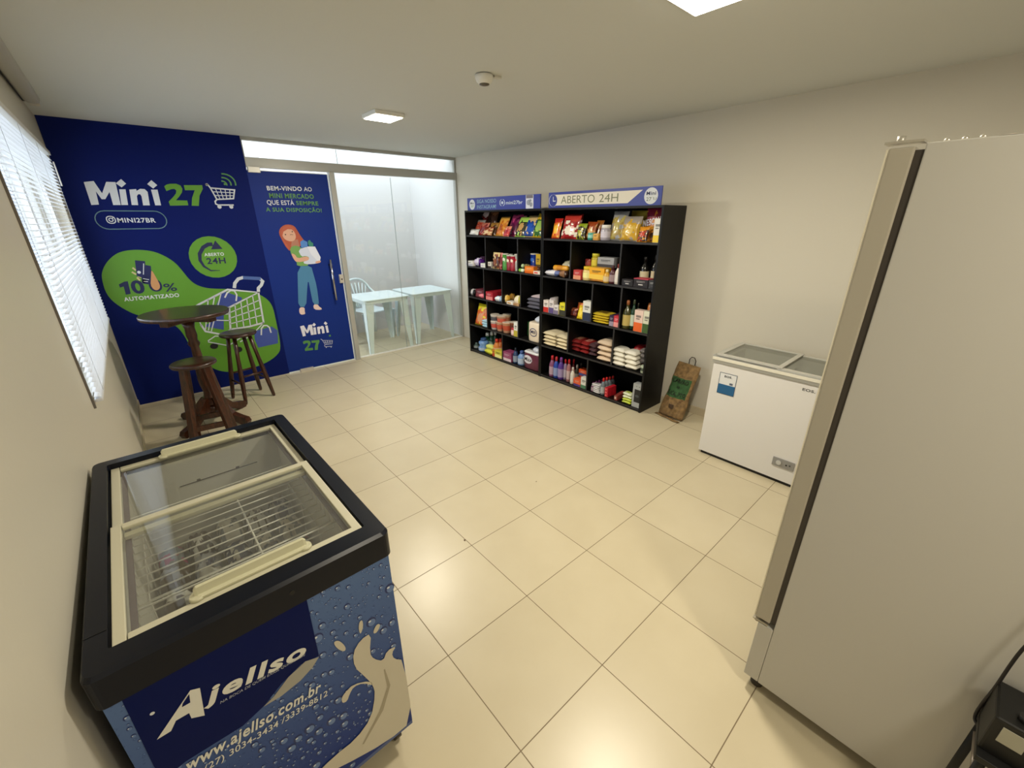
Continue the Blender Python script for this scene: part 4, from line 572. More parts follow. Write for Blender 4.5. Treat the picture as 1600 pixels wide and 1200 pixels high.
# left window: frame, glass, venetian blind
win = thing('window_1', None, None); del win['label']; del win['category']; struct(win)
b = MB()
xf = XL-.09
for (c, d) in (((xf, (WY0+WY1)/2, WZ0+.02), (.05, WY1-WY0, .04)), ((xf, (WY0+WY1)/2, WZ1-.02), (.05, WY1-WY0, .04)),
               ((xf, WY0+.02, (WZ0+WZ1)/2), (.05, .04, WZ1-WZ0)), ((xf, WY1-.02, (WZ0+WZ1)/2), (.05, .04, WZ1-WZ0)),
               ((xf, (WY0+WY1)/2, (WZ0+WZ1)/2), (.045, .05, WZ1-WZ0-.08))): b.box(c, d)
b.build('window_frame', WHITE, win)
b = MB(); b.box((xf, (WY0+WY1)/2, (WZ0+WZ1)/2), (.004, WY1-WY0-.06, WZ1-WZ0-.06)); b.build('pane', glass_mat('dimming_glass', (.85, .87, .89)), win)  # grey tint added to dim the daylight reaching the blind
b = MB()
for (c, d) in (((XL+.004, WY0-.006, (WZ0+WZ1)/2-.01), (.008, .014, WZ1-WZ0+.04)),): b.box(c, d)
struct(b.build('trim_1', mat((110, 104, 98), .5)))
bl = thing('venetian_blind', 'white horizontal slat blind hanging over the left window', 'blind')
SLATM = mat((228, 230, 234), .4)
BX = XL+.022; BY0, BY1 = WY0+.015, 3.21
b = MB(); n = 50
for k in range(n):
    z = WZ0+.012+k*(WZ1-WZ0-.03)/n; ca, sa = math.cos(R(-6)), math.sin(R(-6)); hw = .0125
    p = [(BX-hw*ca, z-hw*sa), (BX, z+.0015), (BX+hw*ca, z+hw*sa)]
    for (a, c) in ((p[0], p[1]), (p[1], p[2])):
        vs = [b.bm.verts.new((a[0], BY0, a[1])), b.bm.verts.new((c[0], BY0, c[1])), b.bm.verts.new((c[0], BY1, c[1])), b.bm.verts.new((a[0], BY1, a[1]))]
        b._f(vs)
o = b.build('slats', SLATM, bl)
md = o.modifiers.new('t', 'SOLIDIFY'); md.thickness = .0005
b = MB(); b.box((BX, (BY0+BY1)/2, WZ1+.004), (.036, BY1-BY0+.01, .028), bev=.003); b.build('headrail', mat((214, 214, 212), .4), bl)
b = MB(); b.box((BX, (BY0+BY1)/2, WZ0-.004), (.028, BY1-BY0, .014), bev=.003); b.build('bottom_rail', SLATM, bl)
b = MB()
for y in (BY0+.14, BY0+.8, BY0+1.45, BY1-.14):
    for dx in (-.0135, .0135): b.cyl((BX+dx, y, WZ0), (BX+dx, y, WZ1), .0009, seg=5)
b.build('ladder_cord', mat((200, 200, 202), .7), bl)
b = MB(); b.box((BX+.018, BY1-.012, WZ1-.13), (.008, .012, .16), bev=.002); b.build('cord_lock', WHITE, bl)

# ceiling fitting above the window: rounded curtain track
tr = thing('curtain_track', 'white rounded track box on the ceiling above the left window', 'curtain track')
b = MB()
y0, y1 = .6, 3.14
prof = [(-.855, 2.456), (-.862, 2.44), (-.845, 2.428), (-.815, 2.424), (-.79, 2.432), (-.782, 2.456)]
def trf(u, v):
    i = v*(len(prof)-1); k = min(int(i), len(prof)-2); f = i-k
    x = prof[k][0]*(1-f)+prof[k+1][0]*f; z = prof[k][1]*(1-f)+prof[k+1][1]*f
    e = 1-max(0, (u-.96)/.04)**2*.6
    return Vector((-.82+(x+.82)*e, y0+(y1-y0)*u, 2.456-(2.456-z)*e))
b.grid(trf, 24, 10)
b.build('track_box', mat((186, 184, 178), .5), tr)
b = MB(); b.box((-.866, (y0+y1)/2-.03, 2.449), (.012, y1-y0-.06, .014)); b.build('slot', BLACKM, tr)
b = MB(); b.box((-.82, y1+.004, 2.442), (.05, .012, .026), bev=.003); b.build('end_cap', mat((205, 203, 198), .45), tr)

# ---------------------------------------------------------------- wall mural
mu = thing('wall_mural', 'navy blue shop mural with green shapes covering the wall left of the glass door', 'wall mural', (0, YB, 0))
b = MB(); b.box(((XL+MX1)/2+.001, -.002, ZC/2+.005), (MX1-XL-.004, .004, ZC-.012)); b.build('backing_vinyl', NAVY, mu)
def pl(lay):  # mural placement
    y = -.0045-.0007*lay
    return lambda p: Vector((p[0], y, p[1]))
def flatpoly(mb, pts, place): mb.poly([place(Vector(p)) for p in pts])
def art(name, mat_, lay, parent, polys=(), strokes=(), discs=(), texts=(), placer=pl):
    mb = MB(); P = placer(lay)
    for p in polys: flatpoly(mb, p, P)
    for pts, wd, *cl in strokes: stroke(mb, pts, wd, P, bool(cl))
    for c, rx, rz in discs: disc(mb, c, rx, rz, P)
    for s, (p0, p1, top), bold in texts:
        q0 = Vector(p0); q1 = Vector(p1); d = (q1-q0).normalized(); nrm = Vector((-d.y, d.x)); h = (Vector(top)-q0).dot(nrm)
        a = P(q0); e = P(q1); up = P(q0+nrm*h)-a
        put_text(mb, s, a, e, up, bold)
    return mb.build(name, mat_, parent)
def smooth_loop(pts, it=2, closed=True):
    P = [Vector(p) for p in pts]
    for _ in range(it):
        Q = []
        n = len(P)
        for i in range(n if closed else n-1):
            a = P[i]; c = P[(i+1) % n]; Q += [a*.75+c*.25, a*.25+c*.75]
        if not closed: Q = [P[0]]+Q+[P[-1]]
        P = Q
    return P
art('green_shape', MG, 1, mu, [smooth_loop(BLOB)])
cx = (C24[1][0]+C24[2][0])/2; cz = (C24[3][1]+C24[4][1])/2; rad = ((C24[2][0]-C24[1][0])+(C24[3][1]-C24[4][1]))/4
art('green_disc', MG, 1, mu, discs=[((cx, cz), rad, rad)])
art('logo_word', MW, 2, mu, [LOGO[k] for k in ('M', 'i1', 'd1', 'n', 'i2', 'd2')])
art('logo_number', MG, 2, mu, [LOGO['2'], LOGO['7']])
art('logo_cart', MW, 2, mu, strokes=[(c, .012 if i < 2 else .007) for i, c in enumerate(CART)], discs=[(CARTW[0], .017, .017), (CARTW[1], .017, .017), (CARTW[2], .012, .012)])
art('signal_arcs', MG2, 2, mu, strokes=[(c, .012) for c in WIFI], discs=[(WIFID[0], .009, .009)])
(px0, pz0), (px1, pz1), (_, pzt), (_, pzb) = PILL
ph = (pzt-pzb)/2; pc = (pzt+pzb)/2
pill = [Vector((px0+ph-ph*math.sin(t), pc+ph*math.cos(t))) for t in [math.pi*i/10 for i in range(11)]]+[Vector((px1-ph+ph*math.sin(t), pc-ph*math.cos(t))) for t in [math.pi*i/10 for i in range(11)]]
art('pill_outline', mat((96, 130, 140), .5), 2, mu, strokes=[(pill, .007, 1)])
def insta(pts, wd, name, m, lay, parent, placer=pl):
    c = Vector(((pts[0][0]+pts[1][0])/2, (pts[2][1]+pts[3][1])/2)); r = abs(pts[2][1]-pts[3][1])/2
    sq = smooth_loop([c+Vector(v)*r for v in ((-1, -1), (1, -1), (1, 1), (-1, 1))], 2)
    ci = [c+Vector((math.cos(t), math.sin(t)))*r*.48 for t in [2*math.pi*i/16 for i in range(16)]]
    art(name, m, lay, parent, strokes=[(sq, wd, 1), (ci, wd, 1)], discs=[(c+Vector((r*.55, r*.55)), wd*.6, wd*.6)], placer=placer)
insta(INSTA, .007, 'camera_icon', MW, 2, mu)
art('handle_text', MW, 2, mu, texts=[('MINI27BR', T_PILL, .03)])
ARW = [.004, .012, .02, .026, .03, .032, .034, .036]
art('clock_arrow', MN, 2, mu, [ARH], [(ARR, ARW)])
art('open_text', MW, 2, mu, texts=[('ABERTO', T_ABERTO, .03)])
art('hours_text', MN, 2, mu, texts=[('24H', T_24, .03)])
art('percent_text', MN, 2, mu, [[T_ONE[0], T_ONE[1], T_ONE[2], T_ONE[3], T_ONE[4], T_ONE[5], T_ONE[6]]], texts=[('0', T_0A, .045), ('0', T_0B, .045), ('%', T_PC, .015)])
art('automatic_text', MW, 2, mu, texts=[('AUTOMATIZADO', T_AUT, .03)])
art('fingers', mat((205, 190, 140), .5), 3, mu, strokes=[(f, .014) for f in FING])
art('bank_cards', mat((14, 26, 84), .5), 4, mu, [CARDB, CARDA], discs=[])
art('card_marks', MW, 5, mu, strokes=[(c, .006) for c in CARDL], discs=[(CHIP[0], .013, .013)])
art('hand', mat((205, 150, 100), .5), 5, mu, [smooth_loop(HAND, 1)])
art('cart_bag', MBLU, 3, mu, [BAGA]); art('bag_front', mat((60, 82, 165), .5), 4, mu, [BAGB])
art('cart_wheels', mat((10, 14, 24), .5), 3, mu, discs=[(BWH[0], .035, .03), (BWH[1], .035, .03)])
art('cart_drawing', mat((205, 210, 218), .5), 5, mu, strokes=[(c, .018 if i < 5 else .010) for i, c in enumerate(BCART)]+[(BHAND, .03)])
art('cart_grip', mat((70, 100, 165), .5), 6, mu, strokes=[(BGRIP, .034)])
art('bag_handles', MW, 6, mu, strokes=[(BAGAH, .014), (BAGBH, .014)])

# ---------------------------------------------------------------- glass front: frame, transoms, panes, door
FR = mat((176, 176, 170), .42, .2)
def beam(name, c, d, m=FR): bb = MB(); bb.box(c, d, bev=.003); return struct(bb.build(name, m))
HB, HT = 2.186, 2.276
beam('trim_2', ((MX1+XR)/2, YB+.02, (HB+HT)/2), (XR-MX1, .06, HT-HB))
beam('trim_3', ((MX1+XR)/2, YB+.03, 2.441), (XR-MX1, .05, .032))
beam('trim_4', (1.322, YB+.0, HB/2), (.056, .07, HB))
beam('trim_5', (2.997, YB+.02, HB/2), (.026, .06, HB)); beam('trim_6', (2.997, YB+.03, (HT+2.425)/2), (.026, .045, 2.425-HT))
beam('trim_7', (MX1+.006, YB+.03, (HT+2.425)/2), (.012, .045, 2.425-HT))
beam('trim_8', (2.167, YB+.02, .008), (1.634, .03, .016), WHITE)
for nme, x0, x1, z0, z1 in (('window_2', 1.35, 2.048, .016, HB), ('window_3', 2.052, 2.984, .016, HB), ('window_4', MX1+.012, 1.425, HT, 2.425), ('window_5', 1.429, 2.984, HT, 2.425)):
    bb = MB(); bb.box(((x0+x1)/2, YB+.03, (z0+z1)/2), (x1-x0, .008, z1-z0)); struct(bb.build(nme, GLASS))
bb = MB(); bb.box((2.05, YB+.03, HB/2), (.0035, .0085, HB-.03)); struct(bb.build('trim_9', mat((140, 150, 145), .3)))
bb = MB(); bb.box((1.427, YB+.03, (HT+2.425)/2), (.0035, .0085, .14)); struct(bb.build('trim_10', mat((140, 150, 145), .3)))
door = thing('door_1', None, None, (0, YB-.005, 0)); del door['label']; del door['category']; struct(door, 'blue printed glass shop door with a steel bar handle')
DX0, DX1, DZ0, DZ1 = MX1-.004, 1.278, .02, 2.158
b = MB(); b.box(((DX0+DX1)/2, .006, (DZ0+DZ1)/2), (DX1-DX0, .01, DZ1-DZ0)); b.build('door_panel', NAVY_DOOR, door)
b = MB(); b.box(((DX0+DX1)/2, .006, DZ1+.004), (DX1-DX0, .01, .008)); b.box((DX1+.003, .006, (DZ0+DZ1)/2), (.006, .01, DZ1-DZ0)); b.box(((DX0+DX1)/2, .006, DZ0-.005), (DX1-DX0, .01, .01)); b.build('glass_edge', mat((225, 235, 238), .2), door)
b = MB(); b.box((.56, -.004, 2.165), (.11, .04, .055), bev=.004); b.build('top_hinge', mat((200, 198, 190), .35, .3), door)
b = MB(); b.box((.69, -.006, .013), (.15, .045, .04), bev=.004); b.build('bottom_hinge', mat((205, 200, 190), .35, .3), door)
b = MB(); b.cyl((1.15, -.055, 1.265), (1.15, -.055, .80), .0125); b.build('handle_bar', mat((190, 190, 195), .15, 1.), door)
b = MB()
for z in (1.2, .87): b.cyl((1.15, -.055, z), (1.15, .001, z), .009)
b.build('handle_bracket', mat((60, 60, 62), .3, .8), door)
b = MB(); b.box((1.262, -.012, 1.035), (.05, .03, .1), bev=.004); b.build('lock_case', mat((205, 200, 192), .35, .3), door)
b = MB(); b.lathe([(.009, 0), (.007, .004)], (1.262, -.0275, 1.03), 14, Matrix.Rotation(R(90), 3, 'X')); b.build('keyhole', mat((50, 45, 40), .4, .5), door)
def dl(lay):
    y = -.0-.0007*lay
    return lambda p: Vector((p[0], y, p[1]))
def dart(name, m, lay, **k): return art(name, m, lay, door, placer=dl, **k)
dart('greeting_white', MW, 1, texts=[('BEM-VINDO', D_T1, .035), ('AO', D_T1B, .01), ('QUE ESTÁ', D_T3, .015)])
dart('greeting_green', MG2, 1, texts=[('MINI MERCADO', D_T2, .035), ('SEMPRE', D_T3B, .035), ('A SUA DISPOSIÇÃO!', D_T4, .03)])
SKIN = mat((214, 165, 140), .5)
G = GIRL
dart('hair_back', mat((176, 82, 56), .5), 1, polys=[smooth_loop(G['hairback'], 1)])
dart('drawn_neck', mat((176, 120, 98), .5), 2, polys=[G['neck']])
dart('drawn_shirt', mat((112, 160, 84), .5), 3, polys=[smooth_loop(G['shirt'], 1)])
dart('drawn_face', SKIN, 3, polys=[smooth_loop(G['face'], 2)])
dart('hair_fringe', mat((186, 90, 62), .5), 4, polys=[G['hairfront']])
e = EYES
dart('drawn_eyes', mat((40, 24, 24), .5), 5, strokes=[([e[2], ((e[2][0]+e[3][0])/2+.012, (e[2][1]+e[3][1])/2-.006), (e[2][0]+.03, e[2][1]+.002)], .004)], discs=[(e[0], .006, .007), (e[1], .006, .007)])
dart('drawn_jeans', mat((70, 128, 168), .5), 3, polys=[smooth_loop(G['jeans'], 1)])
dart('drawn_items', mat((76, 130, 200), .5), 4, polys=[G['itemblue']]); dart('drawn_bottle', mat((50, 130, 110), .5), 4, polys=[G['itemgreen']])
dart('drawn_box', mat((205, 212, 232), .5), 5, polys=[smooth_loop(G['box'], 1)]); dart('box_side', mat((222, 226, 240), .5), 6, polys=[G['boxside']])
dart('drawn_arm', SKIN, 7, polys=[smooth_loop(G['arm'], 1)]); dart('drawn_hand', SKIN, 7, polys=[smooth_loop(G['handr'], 1)])
dart('drawn_shoes', mat((226, 200, 190), .5), 2, polys=[smooth_loop(G['footl'], 1), smooth_loop(G['footr'], 1)])
dart('small_logo_word', mat((226, 226, 240), .5), 1, polys=[LOGO2[k] for k in ('M', 'i1', 'd1', 'n', 'i2', 'd2')])
dart('small_logo_number', MG2, 1, polys=[LOGO2['2'], LOGO2['7']])
dart('small_logo_cart', mat((200, 206, 226), .5), 1, strokes=[(c, .005) for c in CART2], discs=[(CART2W[0], .006, .006), (CART2W[1], .006, .006)])
dart('small_logo_dot', MG2, 2, discs=[(CART2W[2], .012, .012)])

# ---------------------------------------------------------------- terrace beyond the glass
OUTW = paint_mat((216, 214, 213), .8, .05, .1)
b = MB(); b.box((1.05, 5.06, 2.2), (4.4, .12, 4.4)); struct(b.build('wall_outside', OUTW))
b = MB(); b.box((XR+.06, 4.4, 2.2), (.12, 1.27, 4.4)); struct(b.build('wall_outside_right', OUTW))
b = MB(); b.box((1.02, 4.78, 1.6), (.16, .44, 3.2)); struct(b.build('wall_outside_pier', OUTW))

PLAST = mat((222, 234, 236), .35)
def plastic_table(cx, cy, sx, sy, label):
    t = thing('plastic_table', label, 'plastic table', (cx, cy, 0), 0, 'white plastic tables outside')
    b = MB(); H = .72
    def rr(d, z, r=.05, inset=0):
        out = []
        for (qx, qy, a0) in ((1, 1, 0), (-1, 1, 90), (-1, -1, 180), (1, -1, 270)):
            for k in range(5):
                a = R(a0+22.5*k); out.append(Vector((qx*(sx/2-r-inset)+r*math.cos(a), qy*(sy/2-r-inset)+r*math.sin(a), z)))
        return out
    b.poly(rr(0, H-.012), Vector((0, 0, .012)))
    b.build('tabletop', PLAST, t)
    b = MB()
    P1 = rr(0, H-.013, inset=.012); P2 = rr(0, H-.055, inset=.02)
    n = len(P1); A = [b.bm.verts.new(p) for p in P1]; B_ = [b.bm.verts.new(p) for p in P2]
    for k in range(n): b._f([A[k], A[(k+1) % n], B_[(k+1) % n], B_[k]])
    o = b.build('apron', PLAST, t); md = o.modifiers.new('t', 'SOLIDIFY'); md.thickness = .004
    for ix in (-1, 1):
        for iy in (-1, 1):
            b = MB()
            # tapering angled leg with L section
            x0, y0 = ix*(sx/2-.03), iy*(sy/2-.03); x1, y1 = ix*(sx/2-.01), iy*(sy/2-.01)
            def leg(ax, ay, wx, wy, w0, w1):
                vs = []
                for (x, y, z, ww) in ((x0, y0, H-.02, w0), (x1, y1, 0, w1)):
                    vs.append([b.bm.verts.new((x, y, z)), b.bm.verts.new((x-ix*wx*ww, y-iy*wy*ww, z)), b.bm.verts.new((x-ix*wx*ww-ix*ax, y-iy*wy*ww-iy*ay, z)), b.bm.verts.new((x-ix*ax, y-iy*ay, z))])
                for k in range(4): b._f([vs[0][k], vs[0][(k+1) % 4], vs[1][(k+1) % 4], vs[1][k]])
                b._f(vs[0]); b._f(vs[1][::-1])
            leg(.0, .006, 1, 0, .12, .045); leg(.006, 0, 0, 1, .12, .045)
            b.build('leg', PLAST, t)
    return t
plastic_table(1.855, 4.09, .66, .66, 'left white plastic table behind the glass, chair at its back')
plastic_table(2.575, 4.115, .66, .66, 'right white plastic table behind the glass, near the right wall')
ch = thing('plastic_chair', 'white plastic armchair with fan back behind the left outdoor table', 'plastic chair', (1.95, 4.66, 0), R(14))
def cb(fn, name, nu=12, nv=12, th=.006):
    b = MB(); b.grid(fn, nu, nv); o = b.build(name, PLAST, ch); md = o.modifiers.new('t', 'SOLIDIFY'); md.thickness = th
# chair faces -y locally
cb(lambda u, v: Vector(((u-.5)*.44, -.22+.42*v, .43-.02*math.sin(math.pi*u)*math.sin(math.pi*v)-(.02 if v < .05 else 0))), 'seat')
b = MB()
for k in range(7):
    t = (k-3)/3; b.tube([(t*.09, .19, .44), (t*.14, .235, .62), (t*.19, .26, .80-.04*t*t)], [.012, .011, .009], 6)
b.build('back_slats', PLAST, ch)
b = MB()
arc = [(-.22, .1, .64), (-.225, .2, .68), (-.2, .25, .76), (-.12, .27, .84), (0, .275, .86), (.12, .27, .84), (.2, .25, .76), (.225, .2, .68), (.22, .1, .64)]
b.tube(smooth_loop(arc, 1, False), .016, 8); b.build('back_rim', PLAST, ch)
for s_ in (-1, 1):
    b = MB(); b.tube([(s_*.22, .12, .645), (s_*.24, 0, .64), (s_*.24, -.15, .63), (s_*.23, -.2, .6), (s_*.23, -.22, .43)], .015, 8); b.build('armrest', PLAST, ch)
    for yy in (-.2, .2):
        b = MB(); b.lathe([(.022, 0), (.03, .2), (.045, .42)], (s_*.24, yy*1.15, 0), 8, sqr=3); b.build('leg', PLAST, ch)

# ---------------------------------------------------------------- ceiling lamps and sensor
EMI, N, L, bb_ = node_mat('lamp_diffuser'); bb_.inputs['Emission Color'].default_value = (1, .93, .8, 1); bb_.inputs['Emission Strength'].default_value = 9
for i, (lx, ly) in enumerate(LAMPS):
    t = thing('ceiling_light', ('square white ceiling lamp near the glass front', 'square white ceiling lamp at the top edge of the view')[i], 'ceiling light', (lx, ly, ZC), 0, 'square ceiling lamps')
    b = MB(); b.box((0, 0, -.014), (.24, .24, .028), bev=.004); b.build('housing', WHITE, t)
    b = MB(); b.box((0, 0, -.0305), (.215, .215, .005)); b.build('diffuser', EMI, t)
t = thing('ceiling_sensor', 'small white round sensor on the ceiling right of the near lamp', 'sensor', (1.17, .70, ZC), 0)
b = MB(); b.lathe([(.03, -.004), (.05, -.004), (.052, -.018), (.044, -.036), (.03, -.047)][::-1]+[(.02, 0)], seg=24); b.build('sensor_body', WHITE, t)
b = MB(); b.lathe([(.012, -.055), (.028, -.051), (.03, -.045)], seg=20); b.build('sensor_lens', mat((90, 84, 74), .3), t)
b = MB(); b.box((.075, -.02, -.006), (.05, .03, .012), bev=.003); b.build('junction_cover', mat((205, 204, 198), .5), t)

# ---------------------------------------------------------------- shelving units
SHB = mat((13, 12, 12), .45, spec=.3); SHI = mat((5, 5, 6), .7, spec=.1); EDGE = mat((36, 34, 36), .5)
SX0, SX1 = 2.635, 2.99
def shelf_unit(y0, y1, label, divs):
    t = thing('shelving_unit', label, 'shelving unit', (SX0, (y0+y1)/2, 0), 0, 'black shelving units against the right wall')
    D = SX1-SX0; W = y1-y0; HH = 1.79; th = .018
    for s_ in (1, -1):
        b = MB(); b.box((D/2, s_*(W/2-th/2), HH/2), (D, th, HH)); b.build('side_panel', SHB, t)
    b = MB(); b.box((D/2, 0, HH-th/2), (D, W-2*th, th)); b.build('top_panel', SHB, t)
    b = MB(); b.box((D-.004, 0, HH/2), (.006, W-2*th, HH-2*th)); b.build('back_panel', SHI, t)
    zs = [.035, .383, .753, 1.138, 1.508]
    for z in zs:
        b = MB(); b.box((D/2-.004, 0, z-th/2), (D-.01, W-2*th, th)); b.m(1).box((.0, 0, z-th/2), (.0012, W-2*th, th)); b.build('shelf_board', [SHB, EDGE], t)
    b = MB(); b.box((.02, 0, .0085), (.016, W-2*th, .017)); b.build('plinth', SHB, t)
    tops = zs[1:]+[HH]
    for row, ys in divs.items():
        for y in ys:
            b = MB(); z0 = zs[row]; z1 = tops[row]-th; yy = y-(y0+y1)/2
            b.box((D/2-.004, yy, (z0+z1)/2), (D-.012, .015, z1-z0)); b.m(1).box((.0015, yy, (z0+z1)/2), (.0012, .015, z1-z0)); b.build('divider', [SHB, EDGE], t)
shelf_unit(1.668, 3.018, 'left black shelving unit of groceries, nearest the glass front', {3: [2.625, 2.047], 2: [2.674, 2.326, 1.997], 1: [2.623, 2.037], 0: [2.332]})
shelf_unit(.338, 1.664, 'right black shelving unit of groceries, under the larger sign', {3: [1.276, .70], 2: [1.313, .983, .656], 1: [1.262, .703], 0: [.984]})

# header signs: stand on the front edge of each unit; local x runs toward -Y
def sign(name, label, y0, y1, z0, z1):
    t = thing(name, label, 'sign', (2.652, y1, z0), 0, 'blue header signs on the shelving')
    b = MB(); b.box((0, -(y1-y0)/2, (z1-z0)/2), (.012, y1-y0, z1-z0)); b.build('sign_board', mat((52, 64, 148), .35), t)
    W = y1-y0; H = z1-z0
    def pp(lay): return lambda p: Vector((-.0065-.0005*lay, -p[0]*W, p[1]*H))
    return t, pp, W, H
t, pp, W, H = sign('header_sign', 'narrow blue header sign with round white logo and follow us text', 1.715, 2.965, 1.79, 1.925)
def sart(name, m, lay, **k): return art(name, m, lay, t, placer=pp, **k)
def ell(c, r): return (c, r*H/W, r)
sart('logo_disc', MW, 1, discs=[ell((.078, .47), .42)])
sart('logo_text', MN, 2, texts=[('Mini', ((.052, .5), (.106, .5), (.052, .68)), .02)]); sart('logo_number', MG, 2, texts=[('27', ((.06, .26), (.1, .26), (.06, .42)), .02)])
sart('follow_text', mat((140, 178, 200), .5), 1, texts=[('SIGA NOSSO', ((.155, .56), (.44, .56), (.155, .86)), .008), ('INSTAGRAM!', ((.155, .12), (.44, .12), (.155, .42)), .008)])
sart('handle_text', mat((205, 218, 230), .5), 1, texts=[('mini27br', ((.575, .38), (.79, .38), (.575, .64)), .01)])
q = .05
sart('camera_icon', mat((205, 218, 230), .5), 1, strokes=[(smooth_loop([(.495, .28), (.555, .28), (.555, .76), (.495, .76)], 1), .008, 1)], discs=[((.525, .52), .013, .11)])
sart('photo_panel', mat((206, 210, 222), .5), 1, polys=[[(.83, .02), (.92, .02), (.92, .98), (.83, .98)]])
sart('photo_band', mat((110, 104, 112), .5), 2, polys=[[(.835, .74), (.915, .74), (.915, .97), (.835, .97)]])
sart('photo_spots', mat((140, 146, 160), .5), 2, discs=[((.862, .45), .022, .2), ((.893, .3), .018, .16), ((.885, .58), .014, .1)])
t, pp, W, H = sign('header_sign', 'wide blue and cream header sign with clock reading ABERTO 24H', .378, 1.60, 1.79, 1.93)
sart('cream_band', mat((224, 218, 204), .5), 1, polys=[[(.06, .16), (.75, .16), (.86, .84), (.06, .84)]])
sart('clock_disc', mat((46, 58, 140), .4), 2, discs=[ell((.052, .48), .4)])
sart('clock_ring', MW, 3, strokes=[([(.052+.0*H+.39*H/W*math.cos(a), .48+.39*math.sin(a)) for a in [2*math.pi*i/24 for i in range(24)]], .004, 1)])
sart('clock_hands', MW, 3, polys=[[(.049, .46), (.055, .46), (.055, .72), (.049, .72)], [(.049, .42), (.078, .42), (.078, .47), (.049, .47)]])
sart('open_text', mat((116, 120, 92), .5), 2, texts=[('ABERTO', ((.135, .27), (.465, .27), (.135, .76)), .0), ('24H', ((.505, .27), (.67, .27), (.505, .76)), .0)])
sart('logo_disc', MW, 2, discs=[ell((.925, .5), .44)])
sart('logo_text', MN, 3, texts=[('Mini', ((.89, .55), (.96, .55), (.89, .74)), .03)]); sart('logo_number', mat((96, 110, 90), .5), 3, texts=[('27', ((.892, .24), (.93, .24), (.892, .44)), .01)])
sart('logo_cart', mat((96, 110, 90), .5), 3, strokes=[([(.938, .44), (.946, .4), (.95, .28), (.962, .28), (.966, .4), (.946, .4)], .004)])

# ---------------------------------------------------------------- groceries (local: -x front, y across, z up)
def gm(c, rough=.38, coat=0.): return mat(c, rough, coat=coat)
def rnd(seed): return random.Random(seed)
def pillow(mb, w, h, d, cols, seed, lean=0., lie=False):
    """crimped foil bag; cols indices: 0 body, 1 top band, 2 centre print"""
    rg = rnd(seed); ph = rg.random()*9
    bandtop = .72+.1*rg.random(); blobz = .38+.15*rg.random(); blobr = .2+.08*rg.random()
    for side in (-1, 1):
        def fn(u, v):
            a = 2*u-1; c = 2*v-1
            t = max(0, 1-abs(a)**2.6)**.6*max(0, 1-abs(c)**4)**.75
            wr = noise.noise(Vector((a*2.3+ph, c*2.8, side*3)))*.24*t
            x = side*d/2*(t*(1+wr*.7)) + side*.0006 + side*noise.noise(Vector((a*6+ph, c*8, side)))*.0035*t
            y = a*w/2*(1-.07*math.cos(c*1.5)*(1-abs(c))+.02*math.sin(c*7+ph))
            z = v*h
            x0 = d*.5
            return Vector((x0+x+lean*z, y, z))
        def mf(u, v):
            q = noise.noise(Vector((u*4.5+ph, v*5.5, ph*3+side)))
            if v > bandtop+q*.25: return 1
            if (u-.5)**2/(blobr**2)+(v-blobz)**2/(blobr**2*.7) < 1 and side < 0: return 2
            if v < .07: return 1
            if q > .32: return 2
            if q < -.3: return 1
            return 0
        mb.grid(fn, 16, 20, matfn=mf)
def lying(mb, w, h, d, seed, ends=True):
    """flat sack lying down, front end rounded toward -x"""
    rg = rnd(seed); ph = rg.random()*9; j = (rg.random()-.5)*.01
    for side in (-1, 1):
        def fn(u, v):
            a = 2*u-1; c = 2*v-1
            t = max(0, 1-abs(a)**4)**.5*max(0, 1-abs(c)**5)**.5
            wr = 1+noise.noise(Vector((a*2+ph, c*2, side)))*.18
            return Vector((v*d+.004*math.sin(a*3+ph), a*w/2+j, h/2+side*h/2*t*wr*.98))
        mb.grid(fn, 10, 8)
BOT = {'std': [(.42, 0), (.5, .03), (.5, .55), (.46, .62), (.3, .74), (.2, .80)],
       'soft': [(.44, 0), (.5, .04), (.48, .3), (.36, .42), (.48, .58), (.44, .72), (.24, .82)],
       'wine': [(.46, 0), (.5, .02), (.5, .56), (.42, .66), (.2, .74), (.17, .84)]}
